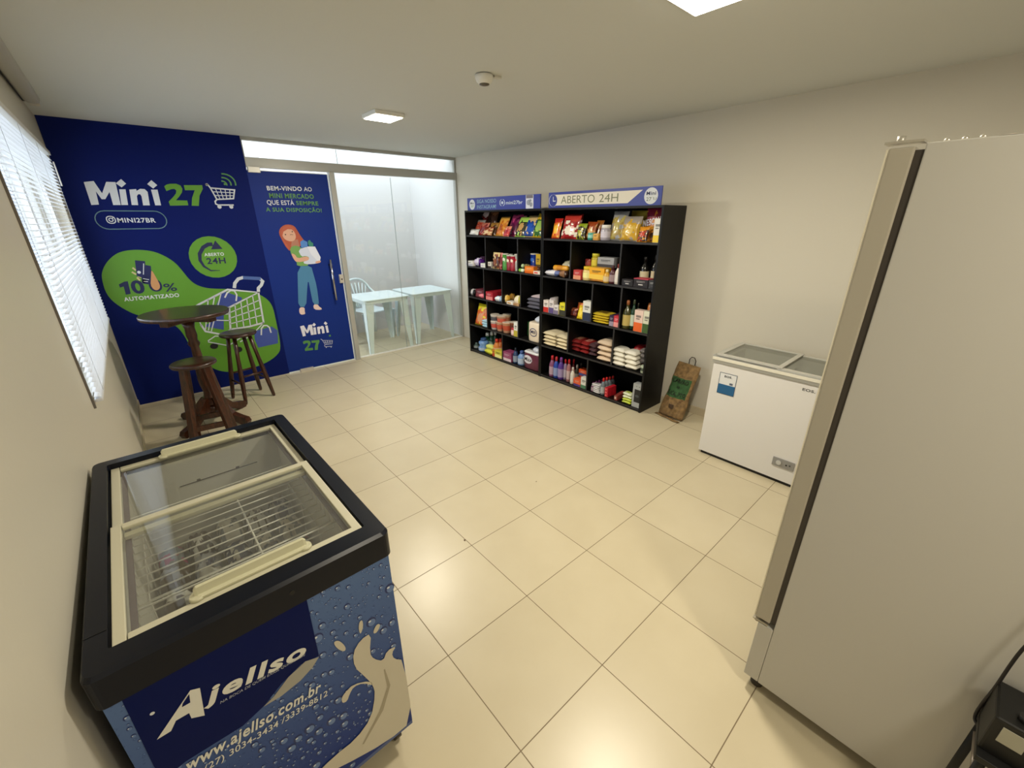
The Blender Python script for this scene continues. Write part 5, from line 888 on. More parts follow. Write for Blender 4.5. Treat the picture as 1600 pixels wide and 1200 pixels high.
def product(i, it):
    kind, y, x, z, w, h, depth, cols, lab, cat, k = it
    nm = cat.replace(' ', '_')
    if depth: depth = min(depth, 2.978-x)
    grp = GR.get((cat, lab.split(', ')[-1], round(z, 1)))
    t = thing(nm, lab, cat, (x, y, z+.0005), 0, grp)
    c = [gm(q) for q in cols]; c3 = [mat(q, .27, coat=.3) for q in cols]
    while len(c) < 3: c.append(c[-1]); c3.append(c3[-1])
    if kind == 'bag':
        d = depth or min(.075, max(.03, w*.4)); b = MB(); lean_ = .5 if (cat == 'snack bag') else (.3 if cat in ('pasta bag', 'packet', 'food bag', 'bread bag') else .12); hh_ = h*(1.22 if cat == 'snack bag' else 1.08); lean_ = max(.02, min(lean_, (2.968-x-d)/hh_)); pillow(b, w*.97, hh_, d, cols, i, lean=lean_); b.build('wrapper', c3, t)
        if k.get('text'):
            b = MB(); put_text(b, k['text'], (-.006+.12*h*.5, w*.46, h*.47), (-.006+.12*h*.62, -w*.44, h*.60), (.0, 0, h*.2), .05); b.build('brand_lettering', mat((225, 222, 235), .5), t)
    elif kind == 'pack':
        d = depth or max(.05, w*.5); b = MB(); rg = rnd(i)
        def fn_(s2):
            def fn(u, v):
                a = 2*u-1; q = 2*v-1; tt = max(0, 1-abs(a)**3)**.5*max(0, 1-abs(q)**3)**.5
                wr = 1+noise.noise(Vector((a*3+i, q*3, s2)))*.35
                return Vector((d*.5+q*d*.5, a*w/2, h/2+s2*h/2*tt*wr))
            return fn
        for s2 in (-1, 1): b.grid(fn_(s2), 10, 8, matfn=lambda u, v: 1 if abs(u-.45) < .16 or v < .18 and u > .6 else 0)
        b.build('wrapper', c3, t)
    elif kind == 'flat':
        d = depth or .12; b = MB(); lying(b, w*.985, h*1.04, d, i); b.build('wrapper', [c[0]], t)
        if cols[0] != cols[1] and 'rice' not in cat and 'flour' not in cat and 'sugar' not in cat:
            b = MB(); b.box((d*.5, 0, h*1.03), (d*.5, w*.5, .0012)); b.build('printed_panel', [c[1]], t)
    elif kind == 'box':
        d = depth or min(.11, max(.04, w*.7)); b = MB(); b.box((d/2, 0, h/2), (d, w*.97, h), bev=min(.0015, h*.1)); b.build('carton_body', [c[0]], t)
        if k.get('window'):
            b = MB(); b.box((-.0006, 0, h*.5), (.001, w*.6, h*.55)); b.build('window_panel', [c[1]], t)
            b = MB(); b.lathe([(.01, 0), (.013, .001)], (-.0015, 0, h*.5), 14, Matrix.Rotation(R(-90), 3, 'Y'), sy=1.6); b.build('pictured_item', mat((70, 76, 78), .4), t)
            b = MB(); [b.box((-.0006, s_, h*.9), (.001, .012, .008)) for s_ in (-.015, .015)]; b.build('front_marks', mat((120, 124, 126), .4), t)
        elif h > .05:
            lo = h*.42 if rnd(i).random() > .4 else h*.3
            if sum(cols[0]) > 150:
                b = MB(); b.box((-.0006, 0, lo/2+.002), (.001, w*.95, lo)); b.build('colour_band', [c[1]], t)
            else:
                b = MB(); b.box((-.0006, 0, h*.35), (.001, w*.3, h*.1)); b.build('small_print', [c[1]], t)
            b = MB(); b.box((-.0011, 0, h*.72), (.001, w*.55, h*.1)); b.box((-.0011, w*.06, h*.6), (.001, w*.4, h*.05)); b.build('print_lines', mat(tuple(int(.5*a+.5*(40 if sum(cols[0]) > 380 else 225)) for a in cols[0]), .5), t)
        elif h > .022:
            b = MB(); b.box((-.0006, w*.1, h*.5), (.001, w*.5, h*.45)); b.build('front_print', [c[1]], t)
        if k.get('top'):
            b = MB(); b.box((d/2, 0, h+.002), (d, w*.97, .006)); b.build('lid_edge', mat(k['top'], .5), t)
    elif kind == 'can':
        r = w/2; b = MB(); b.lathe([(r*.92, 0), (r, h*.04), (r, h*.93), (r*.92, h)], (r, 0, 0), 20); b.build('can_body', c3[0], t)
        b = MB(); b.lathe([(r*1.01, h*.3), (r*1.01, h*.7)], (r, 0, 0), 20, cap=False); b.build('paper_label', c[1], t)
    elif kind == 'tube':
        r = w/2; b = MB(); b.lathe([(r*.97, 0), (r, h*.02), (r, h*.95)], (r, 0, 0), 20); b.build('tube_body', c3[0], t)
        b = MB(); b.lathe([(r*1.04, h*.94), (r*1.04, h*.99), (r*.9, h)], (r, 0, 0), 20); b.build('lid', mat((215, 212, 205), .4), t)
        b = MB()
        P = lambda p: Vector((r-math.sqrt(max(0, (r*1.012)**2-p[0]**2)), -p[0], p[1]))
        for cz in (.66,): b.grid(lambda u, v: P(Vector(((u-.5)*2*r*.62*math.sin(math.pi*(.15+.7*v)), h*(cz-.09+.18*v)))), 6, 5)
        b.build('label_emblem', c[1], t)
    elif kind == 'jar':
        r = w/2; b = MB(); b.lathe([(r*.9, 0), (r, h*.06), (r, h*.68), (r*.8, h*.78)], (r, 0, 0), 20); b.build('jar_body', c3[0], t)
        b = MB(); b.lathe([(r*.88, h*.78), (r*.9, h*.97), (r*.84, h)], (r, 0, 0), 20); b.build('lid', c[1], t)
        b = MB(); b.lathe([(r*1.01, h*.2), (r*1.01, h*.58)], (r, 0, 0), 20, cap=False); b.build('paper_label', mat(tuple(min(240, int(a*1.1+14)) for a in cols[0]), .5), t)
    elif kind == 'bottle':
        r = w/2; sh = k.get('shape', 'std'); b = MB(); b.lathe([(2*r*a, h*z_) for a, z_ in BOT[sh]], (r, 0, 0), 20, smooth=True); b.build('bottle_body', c3[0], t)
        n_ = BOT[sh][-1]; b = MB(); b.lathe([(2*r*n_[0]*1.15, h*n_[1]), (2*r*n_[0]*1.1, h*.97), (2*r*n_[0]*.8, h)], (r, 0, 0), 16); b.build('cap', c[1], t)
        lc = k.get('lab') or ((212, 200, 165) if sh == 'wine' else tuple(min(235, int(a*.45+120)) for a in cols[0]))
        z0, z1 = (.12, .5) if sh != 'soft' else (.1, .3)
        b = MB(); b.lathe([(r*1.012, h*z0), (r*1.012, h*z1)], (r, 0, 0), 20, cap=False); b.build('paper_label', mat(lc, .5), t)
    elif kind == 'cup':
        r = w/2; b = MB(); b.lathe([(r*.72, 0), (r*.76, h*.03), (r*.97, h*.93), (r, h*.94), (r, h*.97), (r*.96, h*.98)], (r, 0, 0), 20); b.build('cup_body', c[0], t)
        b = MB(); b.lathe([(r*.98, h*.98), (r*.98, h*1.0)], (r, 0, 0), 20); b.build('lid', mat((215, 205, 190), .3), t)
        b = MB(); b.lathe([(r*.83, h*.25), (r*.94, h*.72)], (r*.995, 0, 0), 20, cap=False); b.build('paper_label', c[1], t)
    elif kind == 'roll':
        b = MB(); r = h/2; L_ = w*.86
        b.lathe([(r*.2, -w/2), (r*.9, -L_/2), (r, -L_/2+.006), (r, L_/2-.006), (r*.9, L_/2), (r*.2, w/2)], (r, 0, r), 16, Matrix.Rotation(R(90), 3, 'X')); b.build('wrapper', c3[0], t)
        b = MB(); b.lathe([(r*1.01, -w*.2), (r*1.01, w*.15)], (r, 0, r), 16, Matrix.Rotation(R(90), 3, 'X'), cap=False); b.build('label_band', c[1], t)
    elif kind == 'tissue':
        d = .13; b = MB()
        b.lathe([(.47, 0), (.5, .04), (.505, .5), (.5, .92), (.44, 1.0)], (0, 0, 0), 28, sqr=5)
        for v in b.bm.verts: v.co = Vector((d/2+v.co.x*d, v.co.y*w, v.co.z*h))
        b.build('wrapped_rolls', mat(cols[0], .32), t)
        b = MB(); rg = rnd(i)
        def kn(u, v):
            a = 2*math.pi*u; rr = .06*math.sin(math.pi*min(1, .1+v))*(1+.35*math.sin(2*a+1)+.2*noise.noise(Vector((math.cos(a)*2, math.sin(a)*2, v*3))))
            return Vector((d/2+rr*math.cos(a)*.8, -w*.2+rr*math.sin(a)*1.2, h*.97+.1*v))
        b.grid(kn, 16, 10); b.build('knotted_top', mat((205, 212, 228), .3), t)
        if k['text'] == 'Max':
            b = MB(); b.lathe([(.51, .9), (.5, .96), (.44, 1.01)], (0, 0, 0), 28, sqr=5)
            for v in b.bm.verts: v.co = Vector((d/2+v.co.x*d, v.co.y*w, v.co.z*h))
            b.build('white_shoulder', mat((228, 228, 232), .35), t)
            b = MB(); disc(b, (-w*.18, h*.55), w*.27, h*.24, lambda p: Vector((-.003, -p[0], p[1]))); b.build('label_disc', mat((225, 222, 232), .4), t)
            b = MB(); put_text(b, 'Max', (-.0055, w*.40, h*.46), (-.0055, -w*.08, h*.46), (0, 0, h*.22), .02); b.build('brand_lettering', mat((24, 20, 36), .5), t)
        else:
            b = MB(); P = lambda p: Vector((-.003, -p[0], p[1]))
            stroke(b, [(w*.0+w*.3*math.cos(a), h*.5+h*.2*math.sin(a)) for a in [2*math.pi*q/20 for q in range(20)]], .008, P, True); b.build('label_ring', mat((40, 50, 100), .5), t)
            b = MB(); put_text(b, 'Mili', (-.004, w*.2, h*.44), (-.004, -w*.2, h*.44), (0, 0, h*.17), .03); b.build('brand_lettering', mat((24, 34, 90), .5), t)
from collections import Counter
cnt = Counter((it[9], it[8].split(', ')[-1], round(it[3], 1)) for it in ITEMS)
cats = Counter((it[9], it[8].split(', ')[-2], it[8].split(', ')[-1]) for it in ITEMS)
GR = {}
for it in ITEMS:
    c_ = (it[9], it[8].split(', ')[-2], it[8].split(', ')[-1])
    if cats[c_] > 1: GR[(it[9], it[8].split(', ')[-1], round(it[3], 1))] = f"{it[9]} group on the {c_[1]}, {c_[2]}"
for i, it in enumerate(ITEMS): product(i, it)

# ---------------------------------------------------------------- charcoal sack
t = thing('charcoal_sack', 'brown paper charcoal sack with green panel leaning on the right wall', 'charcoal sack', (2.735, .115, 0), R(-100), None)
SACK = mat((122, 96, 60), .85, nz=.4, nscale=34); SG = mat((46, 84, 44), .85, nz=.2, nscale=20)
def sk(u, v, side):
    a = 2*u-1; c = 2*v-1
    tt = max(0, 1-abs(a)**3)**.5*max(0, 1-abs(c)**4)**.5
    wr = noise.noise(Vector((a*2.2, c*3.5, side*2)))*.028+noise.noise(Vector((a*7, c*9, side)))*.010
    w_ = .128*(1-.13*v)+.006*math.sin(v*9)
    lean = .175*v
    return Vector((a*w_, lean+side*(.045*(1-.25*v)*tt+wr*tt)+.03, .004+v*.475+.01*a*(1-v)))
b = MB()
for side in (-1, 1):
    b.grid(lambda u, v: sk(u, v, side), 26, 36, matfn=lambda u, v: 1 if side < 0 and .06 < u < .94 and .4 < v < .76 else 0)
b.build('paper_bag', [SACK, SG], t)
# x right (seen from front), surface at side -1
def skp(lay):
    def P(p):
        q = sk(p[0], p[1], -1); return q+Vector((0, -.0025*lay, 0))
    return P
def sack_text(s, u0, u1, v0, v1, bold, m, name):
    vs, fs, x0, x1, y0, y1 = text_geo(s, bold); mb = MB(); P = skp(2)
    W_ = [mb.bm.verts.new(P((u0+(u1-u0)*(v.x-x0)/(x1-x0), v0+(v1-v0)*v.y/.729))) for v in vs]
    for f in fs: mb._f([W_[i] for i in f])
    mb.build(name, m, t)
DK = mat((26, 32, 18), .8)
sack_text('CARVÃO', .16, .84, .655, .73, .03, DK, 'upper_lettering'); sack_text('EUCALIPTO', .12, .9, .43, .5, .03, DK, 'lower_lettering')
sack_text('DE', .42, .58, .56, .6, .02, DK, 'middle_lettering')
b = MB(); P = skp(2)
for (u0, u1, v0) in ((.2, .85, .36), (.3, .8, .325)): b.poly([P((u0, v0)), P((u1, v0)), P((u1, v0+.012)), P((u0, v0+.012))])
b.build('printed_lines', mat((90, 56, 34), .8), t)
b = MB(); b.poly([P((.42, .19)), P((.62, .19)), P((.62, .27)), P((.42, .27))]); b.build('printed_stamp', mat((66, 48, 32), .8), t)
b = MB(); b.tube([(-.03, .235, .47), (-.032, .238, .51), (-.015, .24, .535), (.015, .24, .535), (.032, .238, .51), (.03, .235, .47)], .004, 8); b.build('carry_loop', mat((50, 42, 34), .7), t)
b = MB(); b.grid(lambda u, v: Vector(((u-.5)*.25, .005-.03*v+.0, .003+.012*math.sin(u*14)*v*.4+.004)), 20, 3)
o = b.build('bottom_fringe', SACK, t); md = o.modifiers.new('t', 'SOLIDIFY'); md.thickness = .003

# ---------------------------------------------------------------- white chest freezer by the right wall
FX0, FX1, FY1, FY0 = 2.365, 2.83, -.355, -1.15
WF_ = mat((222, 220, 218), .35); GREYP = mat((150, 150, 148), .4, .2)
t = thing('chest_freezer', 'white chest freezer with two sliding glass lids beside the right wall', 'freezer', (FX0, FY1, 0))
Wd = FX1-FX0; Ln = FY1-FY0; Hh = .765
b = MB()
wl = .05
b.box((Wd/2, -Ln/2, .028+.066), (Wd, Ln, .132)); b.box((wl/2, -Ln/2, (Hh+.16)/2), (wl, Ln, Hh-.16)); b.box((Wd-wl/2, -Ln/2, (Hh+.16)/2), (wl, Ln, Hh-.16))
b.box((Wd/2, -wl/2, (Hh+.16)/2), (Wd-2*wl, wl, Hh-.16)); b.box((Wd/2, -Ln+wl/2, (Hh+.16)/2), (Wd-2*wl, wl, Hh-.16))
b.build('cabinet', WF_, t)
b = MB(); b.box((Wd/2, -Ln/2, .015), (Wd-.03, Ln-.03, .028)); b.build('base', BLACKM, t)
b = MB()
for (c, d) in (((.02, -Ln/2, Hh-.005), (.055, Ln+.02, .045)), ((Wd-.02, -Ln/2, Hh-.005), (.055, Ln+.02, .045)), ((Wd/2, 0, Hh-.005), (Wd-.05, .05, .045)), ((Wd/2, -Ln, Hh-.005), (Wd-.05, .05, .045))): b.box(c, d, bev=.004)
b.build('rim_frame', mat((172, 172, 168), .35, .4), t)
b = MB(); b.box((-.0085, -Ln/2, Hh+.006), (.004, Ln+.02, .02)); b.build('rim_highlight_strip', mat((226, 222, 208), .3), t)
for k, nm in ((0, 'left'), (1, 'right')):
    yc = -(.015+Ln/4+k*(Ln/2-.01)); zz = Hh+.02+.008*(1-k)
    lid = MB(); hw = Ln/4+.01
    for (c, d) in (((.03, yc, zz), (.03, 2*hw, .014)), ((Wd-.03, yc, zz), (.03, 2*hw, .014)), ((Wd/2, yc+hw-.015, zz), (Wd-.09, .03, .014)), ((Wd/2, yc-hw+.015, zz), (Wd-.09, .03, .014))): lid.box(c, d, bev=.002)
    lo = lid.build('sliding_lid', mat((186, 184, 176), .4), t)
    g = MB(); g.box((Wd/2, yc, zz), (Wd-.09, 2*hw-.06, .004)); g.build('lid_glass', glass_mat('lid_glass', (.8, .82, .78), 1.6, .12, (.5, .5, .46)), lo)
b = MB(); b.box((Wd/2, -Ln/2, .45), (Wd-2*wl-.002, .012, .5)); b.build('inner_divider', mat((190, 190, 186), .5), t)
b = MB(); b.box((-.001, -.115, .60), (.0015, .115, .155), bev=.0005); b.build('energy_label', mat((222, 224, 226), .4), t)
b = MB(); b.box((-.0022, -.115, .558), (.0012, .113, .07)); b.build('label_blue_half', mat((28, 92, 140), .4), t)
b = MB()
put_text(b, 'EOS.', (-.0032, -.09, .648), (-.0032, -.142, .648), (0, 0, .014), .04); b.build('label_brand', mat((30, 34, 44), .5), t)
b = MB(); b.box((-.0032, -.143, .606), (.001, .022, .014)); b.build('label_badge', mat((90, 100, 120), .5), t)
b = MB(); stroke(b, [(.0575, .523), (.1725, .523), (.1725, .677), (.0575, .677)], .003, lambda p: Vector((-.0033, -p[0], p[1])), True); b.build('label_border', mat((24, 60, 96), .5), t)
b = MB(); put_text(b, 'EOS.', (-.001, -.56, .69), (-.001, -.63, .69), (0, 0, .017), .04); b.build('brand_lettering', mat((84, 84, 86), .4), t)
b = MB(); b.box((-.004, -.565, .16), (.008, .13, .06), bev=.002); b.build('control_panel', mat((150, 150, 150), .4, .3), t)
b = MB(); b.lathe([(.017, 0), (.015, .008)], (-.008, -.54, .16), 18, Matrix.Rotation(R(-90), 3, 'Y')); b.build('thermostat_knob', mat((190, 190, 188), .35), t)
b = MB(); b.lathe([(.005, 0), (.005, .003)], (-.008, -.585, .158), 12, Matrix.Rotation(R(-90), 3, 'Y')); b.build('indicator_light', BLACKM, t)
b = MB(); b.lathe([(.005, 0), (.005, .003)], (-.008, -.605, .162), 12, Matrix.Rotation(R(-90), 3, 'Y')); b.build('indicator_light', mat((70, 74, 72), .4), t)

# ---------------------------------------------------------------- upright freezer seen from the side
GX0, GX1, GY1, GY0, GZ = .80, 1.45, -1.302, -2.05, 1.85
SIDE = mat((192, 190, 184), .45)
t = thing('upright_freezer', 'tall pale upright freezer at the right edge, seen from its side', 'freezer', (GX0, GY1, 0))
b = MB(); b.box(((GX1-GX0)/2, (GY0-GY1-.050)/2, (GZ+.06)/2), (GX1-GX0, GY1-GY0-.050, GZ-.06), bev=.003); b.build('cabinet', SIDE, t)
b = MB(); b.box(((GX1-GX0)/2, -.0245, .195), (GX1-GX0, .05, .27), bev=.004); b.build('lower_grille_panel', SIDE, t)
b = MB(); b.box(((GX1-GX0)/2, -.0095, (GZ+.345)/2), (GX1-GX0-.0, .048, GZ-.345-.01), bev=.004); b.build('door', mat((176, 170, 156), .45), t)
b = MB(); b.box(((GX1-GX0)/2, -.042, (GZ+.345)/2), (GX1-GX0-.008, .018, GZ-.37)); b.build('door_gasket', mat((58, 52, 46), .6), t)
b = MB(); b.box((.002, .0165, (GZ+.345)/2), (.006, .003, GZ-.36)); b.build('lit_door_edge', mat((232, 226, 206), .25), t)  # pale strip paints in the light caught on the door's front edge
b = MB(); b.box((.022, -.01, GZ+.006), (.045, .07, .006), bev=.001); b.cyl((.02, .0, GZ+.003), (.02, .0, GZ+.02), .008); b.build('top_hinge', mat((190, 186, 176), .35, .5), t)
b = MB(); b.box((.022, -.005, .337), (.045, .05, .006), bev=.001); b.cyl((.012, .008, .325), (.012, .008, .35), .008); b.build('bottom_hinge', mat((170, 164, 150), .35, .5), t)
for yy in (-.08, -.108, -.135):
    b = MB(); b.lathe([(.006, 0), (.006, .004), (.003, .008)], (.02, yy, GZ), 10); b.build('screw', mat((210, 205, 195), .3, .7), t)
b = MB(); b.grid(lambda u, v: Vector((.01+.03*v, -.155-.1*u, GZ+.001+.006*math.sin(u*math.pi)*math.sin(v*math.pi+.3)*abs(math.sin(u*9)))), 12, 4); b.build('tape_scrap', mat((196, 184, 168), .4), t)
for (xx, yy) in ((.05, -.04), (.6, -.04), (.05, -.7), (.6, -.7)):
    b = MB(); b.lathe([(.022, 0), (.022, .02), (.01, .022), (.01, .062)], (xx, yy, 0), 12); b.build('foot', mat((60, 54, 48), .6), t)
b = MB(); b.box((.33, -.35, .065), (.55, .6, .02)); b.build('base_tray', mat((40, 36, 32), .7), t)

# black transformer with label and its lead, standing on a small black stool frame by the freezer side
ty = -1.93
t = thing('voltage_transformer', 'black power box with a pale label by the tall freezer side', 'transformer', (.712, -1.885, .515), 0)
b = MB(); b.box((0, 0, .055), (.13, .15, .11), bev=.006); b.build('casing', mat((7, 7, 7), .5), t)
b = MB(); b.box((-.066, .038, .072), (.002, .04, .045)); b.build('rating_label', mat((168, 166, 150), .5), t)
b = MB(); b.cyl((-.03, .03, .11), (-.03, .03, .125), .012); b.build('socket', mat((30, 28, 28), .4), t)
t2 = thing('power_lead', 'thin black cable rising from the power box along the freezer side', 'cable', (0, 0, 0))
b = MB(); b.tube(smooth_loop([(.70, -1.84, .53), (.715, -1.825, .51), (.735, -1.810, .495), (.752, -1.805, .50), (.758, -1.806, .54), (.76, -1.811, .61), (.763, -1.812, .68), (.765, -1.815, .75), (.768, -1.83, .86), (.772, -1.85, 1.05)], 2, False), .0035, 8); b.build('cord', mat((24, 20, 22), .5), t2)
t3 = thing('plant_stand', 'black metal stand carrying the power box beside the tall freezer', 'stand', (.70, -1.92, .155))
b = MB(); b.box((0, 0, .352), (.16, .22, .016), bev=.002); b.build('top_plate', mat((8, 8, 8), .5), t3)
for (xx, yy) in ((-.07, -.1), (.07, -.1), (-.07, .1), (.07, .1)):
    b = MB(); b.cyl((xx, yy, -.155), (xx*.95, yy*.95, .345), .009); b.build('leg', mat((9, 9, 9), .5), t3)
b = MB(); b.cyl((-.07, .095, .29), (.07, .095, .29), .007); b.cyl((-.068, -.095, .29), (-.068, .095, .29), .007); b.build('brace', mat((150, 140, 130), .3, .6), t3)

# ---------------------------------------------------------------- navy ice cream freezer
FZ = thing('ice_cream_freezer', 'navy rimmed ice cream freezer with droplet and milk print in the foreground', 'freezer', (-.556, -.152, 0), R(.8))
NV = mat((3, 8, 24), .3, spec=.3); CRM = mat((206, 202, 180), .4)
hx, hy = .295, .485
b = MB(); wl = .045; zt, zb = .86, .1
for (c, d) in (((0, -hy+.005, (zt+zb)/2), (2*hx-.004, .01, zt-zb)), ((0, hy-wl/2, (zt+zb)/2), (2*hx, wl, zt-zb)), ((-hx+wl/2, 0, (zt+zb)/2), (wl, 2*hy-.02, zt-zb)), ((hx-wl/2, 0, (zt+zb)/2), (wl, 2*hy-.02, zt-zb)),
               ((0, -hy+wl/2+.005, (zt+zb)/2), (2*hx-2*wl, wl-.01, zt-zb)), ((0, 0, zb+.05), (2*hx-.02, 2*hy-.02, .1))): b.box(c, d)
b.build('cabinet', mat((64, 84, 140), .4), FZ)
b = MB(); lw = .004
for (c, d) in (((0, -hy+wl+lw, .54), (2*(hx-wl), lw, .66)), ((0, hy-wl-lw, .54), (2*(hx-wl), lw, .66)), ((-hx+wl+lw, 0, .54), (lw, 2*(hy-wl)-.01, .66)), ((hx-wl-lw, 0, .54), (lw, 2*(hy-wl)-.01, .66)), ((0, 0, .205), (2*(hx-wl), 2*(hy-wl), .006))): b.box(c, d)
b.build('inner_liner', mat((214, 212, 204), .5), FZ)
# moulded rim: outer ring with rounded outline
def ring(pts_out, pts_in, z0, z1, bev, name, m):
    b = MB(); n = len(pts_out)
    lev = [(pts_out, z0, 0), (pts_out, z1-bev, 0), (pts_out, z1, bev), (pts_in, z1, 0), (pts_in, z0, 0)]
    V = []
    for P, z, ins in lev:
        row = []
        for p in P:
            v = Vector((p[0], p[1])); v = v*(1-ins/max(.2, v.length)); row.append(b.bm.verts.new((v.x, v.y, z)))
        V.append(row)
    for a in range(len(V)):
        A, B_ = V[a], V[(a+1) % len(V)]
        for k in range(n): b._f([A[k], A[(k+1) % n], B_[(k+1) % n], B_[k]], False)
    return b.build(name, m, FZ)
def rrect(x0, x1, y0, y1, r, k=5):
    o = []
    for (cx_, cy_, a0) in ((x1-r, y1-r, 0), (x0+r, y1-r, 90), (x0+r, y0+r, 180), (x1-r, y0+r, 270)):
        for i in range(k+1): a = R(a0+90*i/k); o.append((cx_+r*math.cos(a), cy_+r*math.sin(a)))
    return o
ring(rrect(-.302, .302, -.497, .492, .02), rrect(-.262, .258, -.437, .447, .006), .842, .922, .008, 'rim_frame', NV)
b = MB()
b.cyl((.05, -.4985, .885), (.05, -.496, .885), .006, seg=14); b.build('lid_lock', BLACKM, FZ)
b = MB(); b.box((-.282, -.38, .9225), (.036, .0015, .001)); b.build('rim_seam', BLACKM, FZ)
LG_ = glass_mat('freezer_lid_glass', (.94, .95, .93), 1.5, .05, (.6, .58, .54))
def lidm(name, y0, y1, z, label=None):
    b = MB(); w_ = .022
    for (c, d) in (((-.26+w_/2+.003, (y0+y1)/2, z), (w_, y1-y0, .012)), ((.255-w_/2-.002, (y0+y1)/2, z), (w_, y1-y0, .012)), ((0, y0+w_/2, z), (.51-2*w_, w_, .012)), ((0, y1-w_/2, z), (.51-2*w_, w_, .012))): b.box(c, d, bev=.002)
    lo = b.build('sliding_lid', CRM, FZ)
    b = MB(); b.box((-.002, (y0+y1)/2, z), (.51-2*w_+.01, y1-y0-2*w_+.01, .004)); b.build('lid_glass', LG_, lo)
    return lo
far = lidm('far', -.02, .445, .898); near = lidm('near', -.435, .03, .912)
def handle(lo, yc, z):
    b = MB(); n = 2
    prof = [(-.012, 0), (-.014, .006), (-.004, .008), (-.002, .026), (.004, .028), (.008, .008), (.014, .006), (.012, 0)]
    L2 = .118
    V = []
    for (x, s_) in ((-L2, .75), (-L2+.006, 1), (L2-.006, 1), (L2, .75)):
        V.append([b.bm.verts.new((x, yc+p[0]*s_, z+p[1]*s_)) for p in prof])
    for A, B_ in zip(V, V[1:]):
        for k in range(len(prof)): b._f([A[k], A[(k+1) % len(prof)], B_[(k+1) % len(prof)], B_[k]])
    b._f(V[0]); b._f(V[-1][::-1])
    b.lathe([(.016, 0), (.014, .007)], (-L2+.004, yc-.002, z), 12); b.lathe([(.016, 0), (.014, .007)], (L2-.004, yc-.002, z), 12)
    b.build('lid_handle', mat((208, 206, 178), .35), lo)
handle(far, .425, .905); handle(near, -.405, .919)
b = MB()
for sx in (-.245, .245): b.box((sx*.93, 0, .885), (.012, .86, .008))
b.build('lid_rail', mat((112, 100, 112), .5), FZ)
# castors
for sx in (-1, 1):
    for sy in (-1, 1):
        b = MB(); b.cyl((sx*.25-.012, sy*.42, .032), (sx*.25+.012, sy*.42, .032), .032, seg=18); b.box((sx*.25, sy*.42, .075), (.04, .04, .05)); b.build('castor', mat((50, 42, 38), .5), FZ)
b = MB(); b.box((0, 0, .098), (2*hx-.03, 2*hy-.03, .02)); b.build('base_plate', mat((30, 28, 30), .6), FZ)
# printed front
def fp(lay):
    y = -hy-.0006*lay
    return lambda p: Vector((p[0], y, p[1]))
def fart(name, m, lay, **k): return art(name, m, lay, FZ, placer=fp, **k)
DB, N_, L_, B_ = node_mat('droplet_print')
tc = N_.new('ShaderNodeTexCoord'); gr = N_.new('ShaderNodeSeparateXYZ'); L_.new(tc.outputs['Object'], gr.inputs[0])
mr = N_.new('ShaderNodeMapRange'); mr.inputs[1].default_value = .2; mr.inputs[2].default_value = .85; L_.new(gr.outputs['Z'], mr.inputs[0])
rp = N_.new('ShaderNodeValToRGB'); rp.color_ramp.elements[0].color = (lin(28), lin(50), lin(124), 1); rp.color_ramp.elements[1].color = (lin(90), lin(116), lin(164), 1); L_.new(mr.outputs[0], rp.inputs[0])
ns = N_.new('ShaderNodeTexVoronoi'); ns.inputs['Scale'].default_value = 70; L_.new(tc.outputs['Object'], ns.inputs['Vector'])
r2 = N_.new('ShaderNodeValToRGB'); r2.color_ramp.elements[0].position = .08; r2.color_ramp.elements[0].color = (1.7, 1.7, 1.6, 1); r2.color_ramp.elements[1].position = .16; r2.color_ramp.elements[1].color = (.62, .64, .7, 1)
e3 = r2.color_ramp.elements.new(.3); e3.color = (1, 1, 1, 1)
L_.new(ns.outputs['Distance'], r2.inputs[0])
mm = N_.new('ShaderNodeMix'); mm.data_type = 'RGBA'; mm.blend_type = 'MULTIPLY'; mm.inputs[0].default_value = .8
L_.new(rp.outputs[0], mm.inputs[6]); L_.new(r2.outputs[0], mm.inputs[7]); L_.new(mm.outputs[2], B_.inputs['Base Color']); B_.inputs['Roughness'].default_value = .5; B_.inputs['Specular IOR Level'].default_value = .2
X0f, X1f = -.293, .293
art('droplet_background', DB, 0.5, FZ, [[(X0f, .115), (X1f, .115), (X1f, .845), (X0f, .845)]], placer=fp)
rg = rnd(11); dd = []; rim = MB(); bodyd = MB(); hi = MB()
P1, P2, P3 = fp(1), fp(2), fp(3)
def inpoly(p, poly):
    c = False; n = len(poly)
    for i in range(n):
        a, q = poly[i], poly[i-1]
        if (a[1] > p[1]) != (q[1] > p[1]) and p[0] < (q[0]-a[0])*(p[1]-a[1])/(q[1]-a[1])+a[0]: c = not c
    return c
tries = 0
while len(dd) < 420 and tries < 30000:
    tries += 1
    r_ = (.0022+.0125*rg.random()**2.4)*(1 if tries < 12000 else .5); p = (rg.uniform(X0f+.01, X1f-.008), rg.uniform(.13, .83))
    if inpoly(p, F_PANEL) or inpoly(p, F_MILK) or any((p[0]-q[0])**2+(p[1]-q[1])**2 < (r_+q[2])**2*1.05 for q in dd): continue
    dd.append((p[0], p[1], r_)); disc(rim, p, r_, r_*1.15, P1, 14); disc(bodyd, (p[0]+r_*.12, p[1]-r_*.18), r_*.74, r_*.85, P2, 12); disc(hi, (p[0]-r_*.25, p[1]+r_*.4), r_*.3, r_*.25, P3, 8)
rim.build('droplet_rims', mat((26, 44, 104), .35), FZ); bodyd.build('droplet_bodies', mat((96, 124, 176), .35), FZ); hi.build('droplet_highlights', mat((206, 216, 228), .35), FZ)
fart('blue_panel', mat((2, 18, 78), .5, spec=.12), 4, polys=[F_PANEL])
fart('panel_star', MW, 5, discs=[((F_PANEL[0][0]+.028, F_PANEL[0][1]-.085), .004, .004)])
MILK = mat((200, 194, 178), .35)
fart('grey_swoosh', mat((160, 158, 150), .35), 5, polys=[F_SWOOSH])
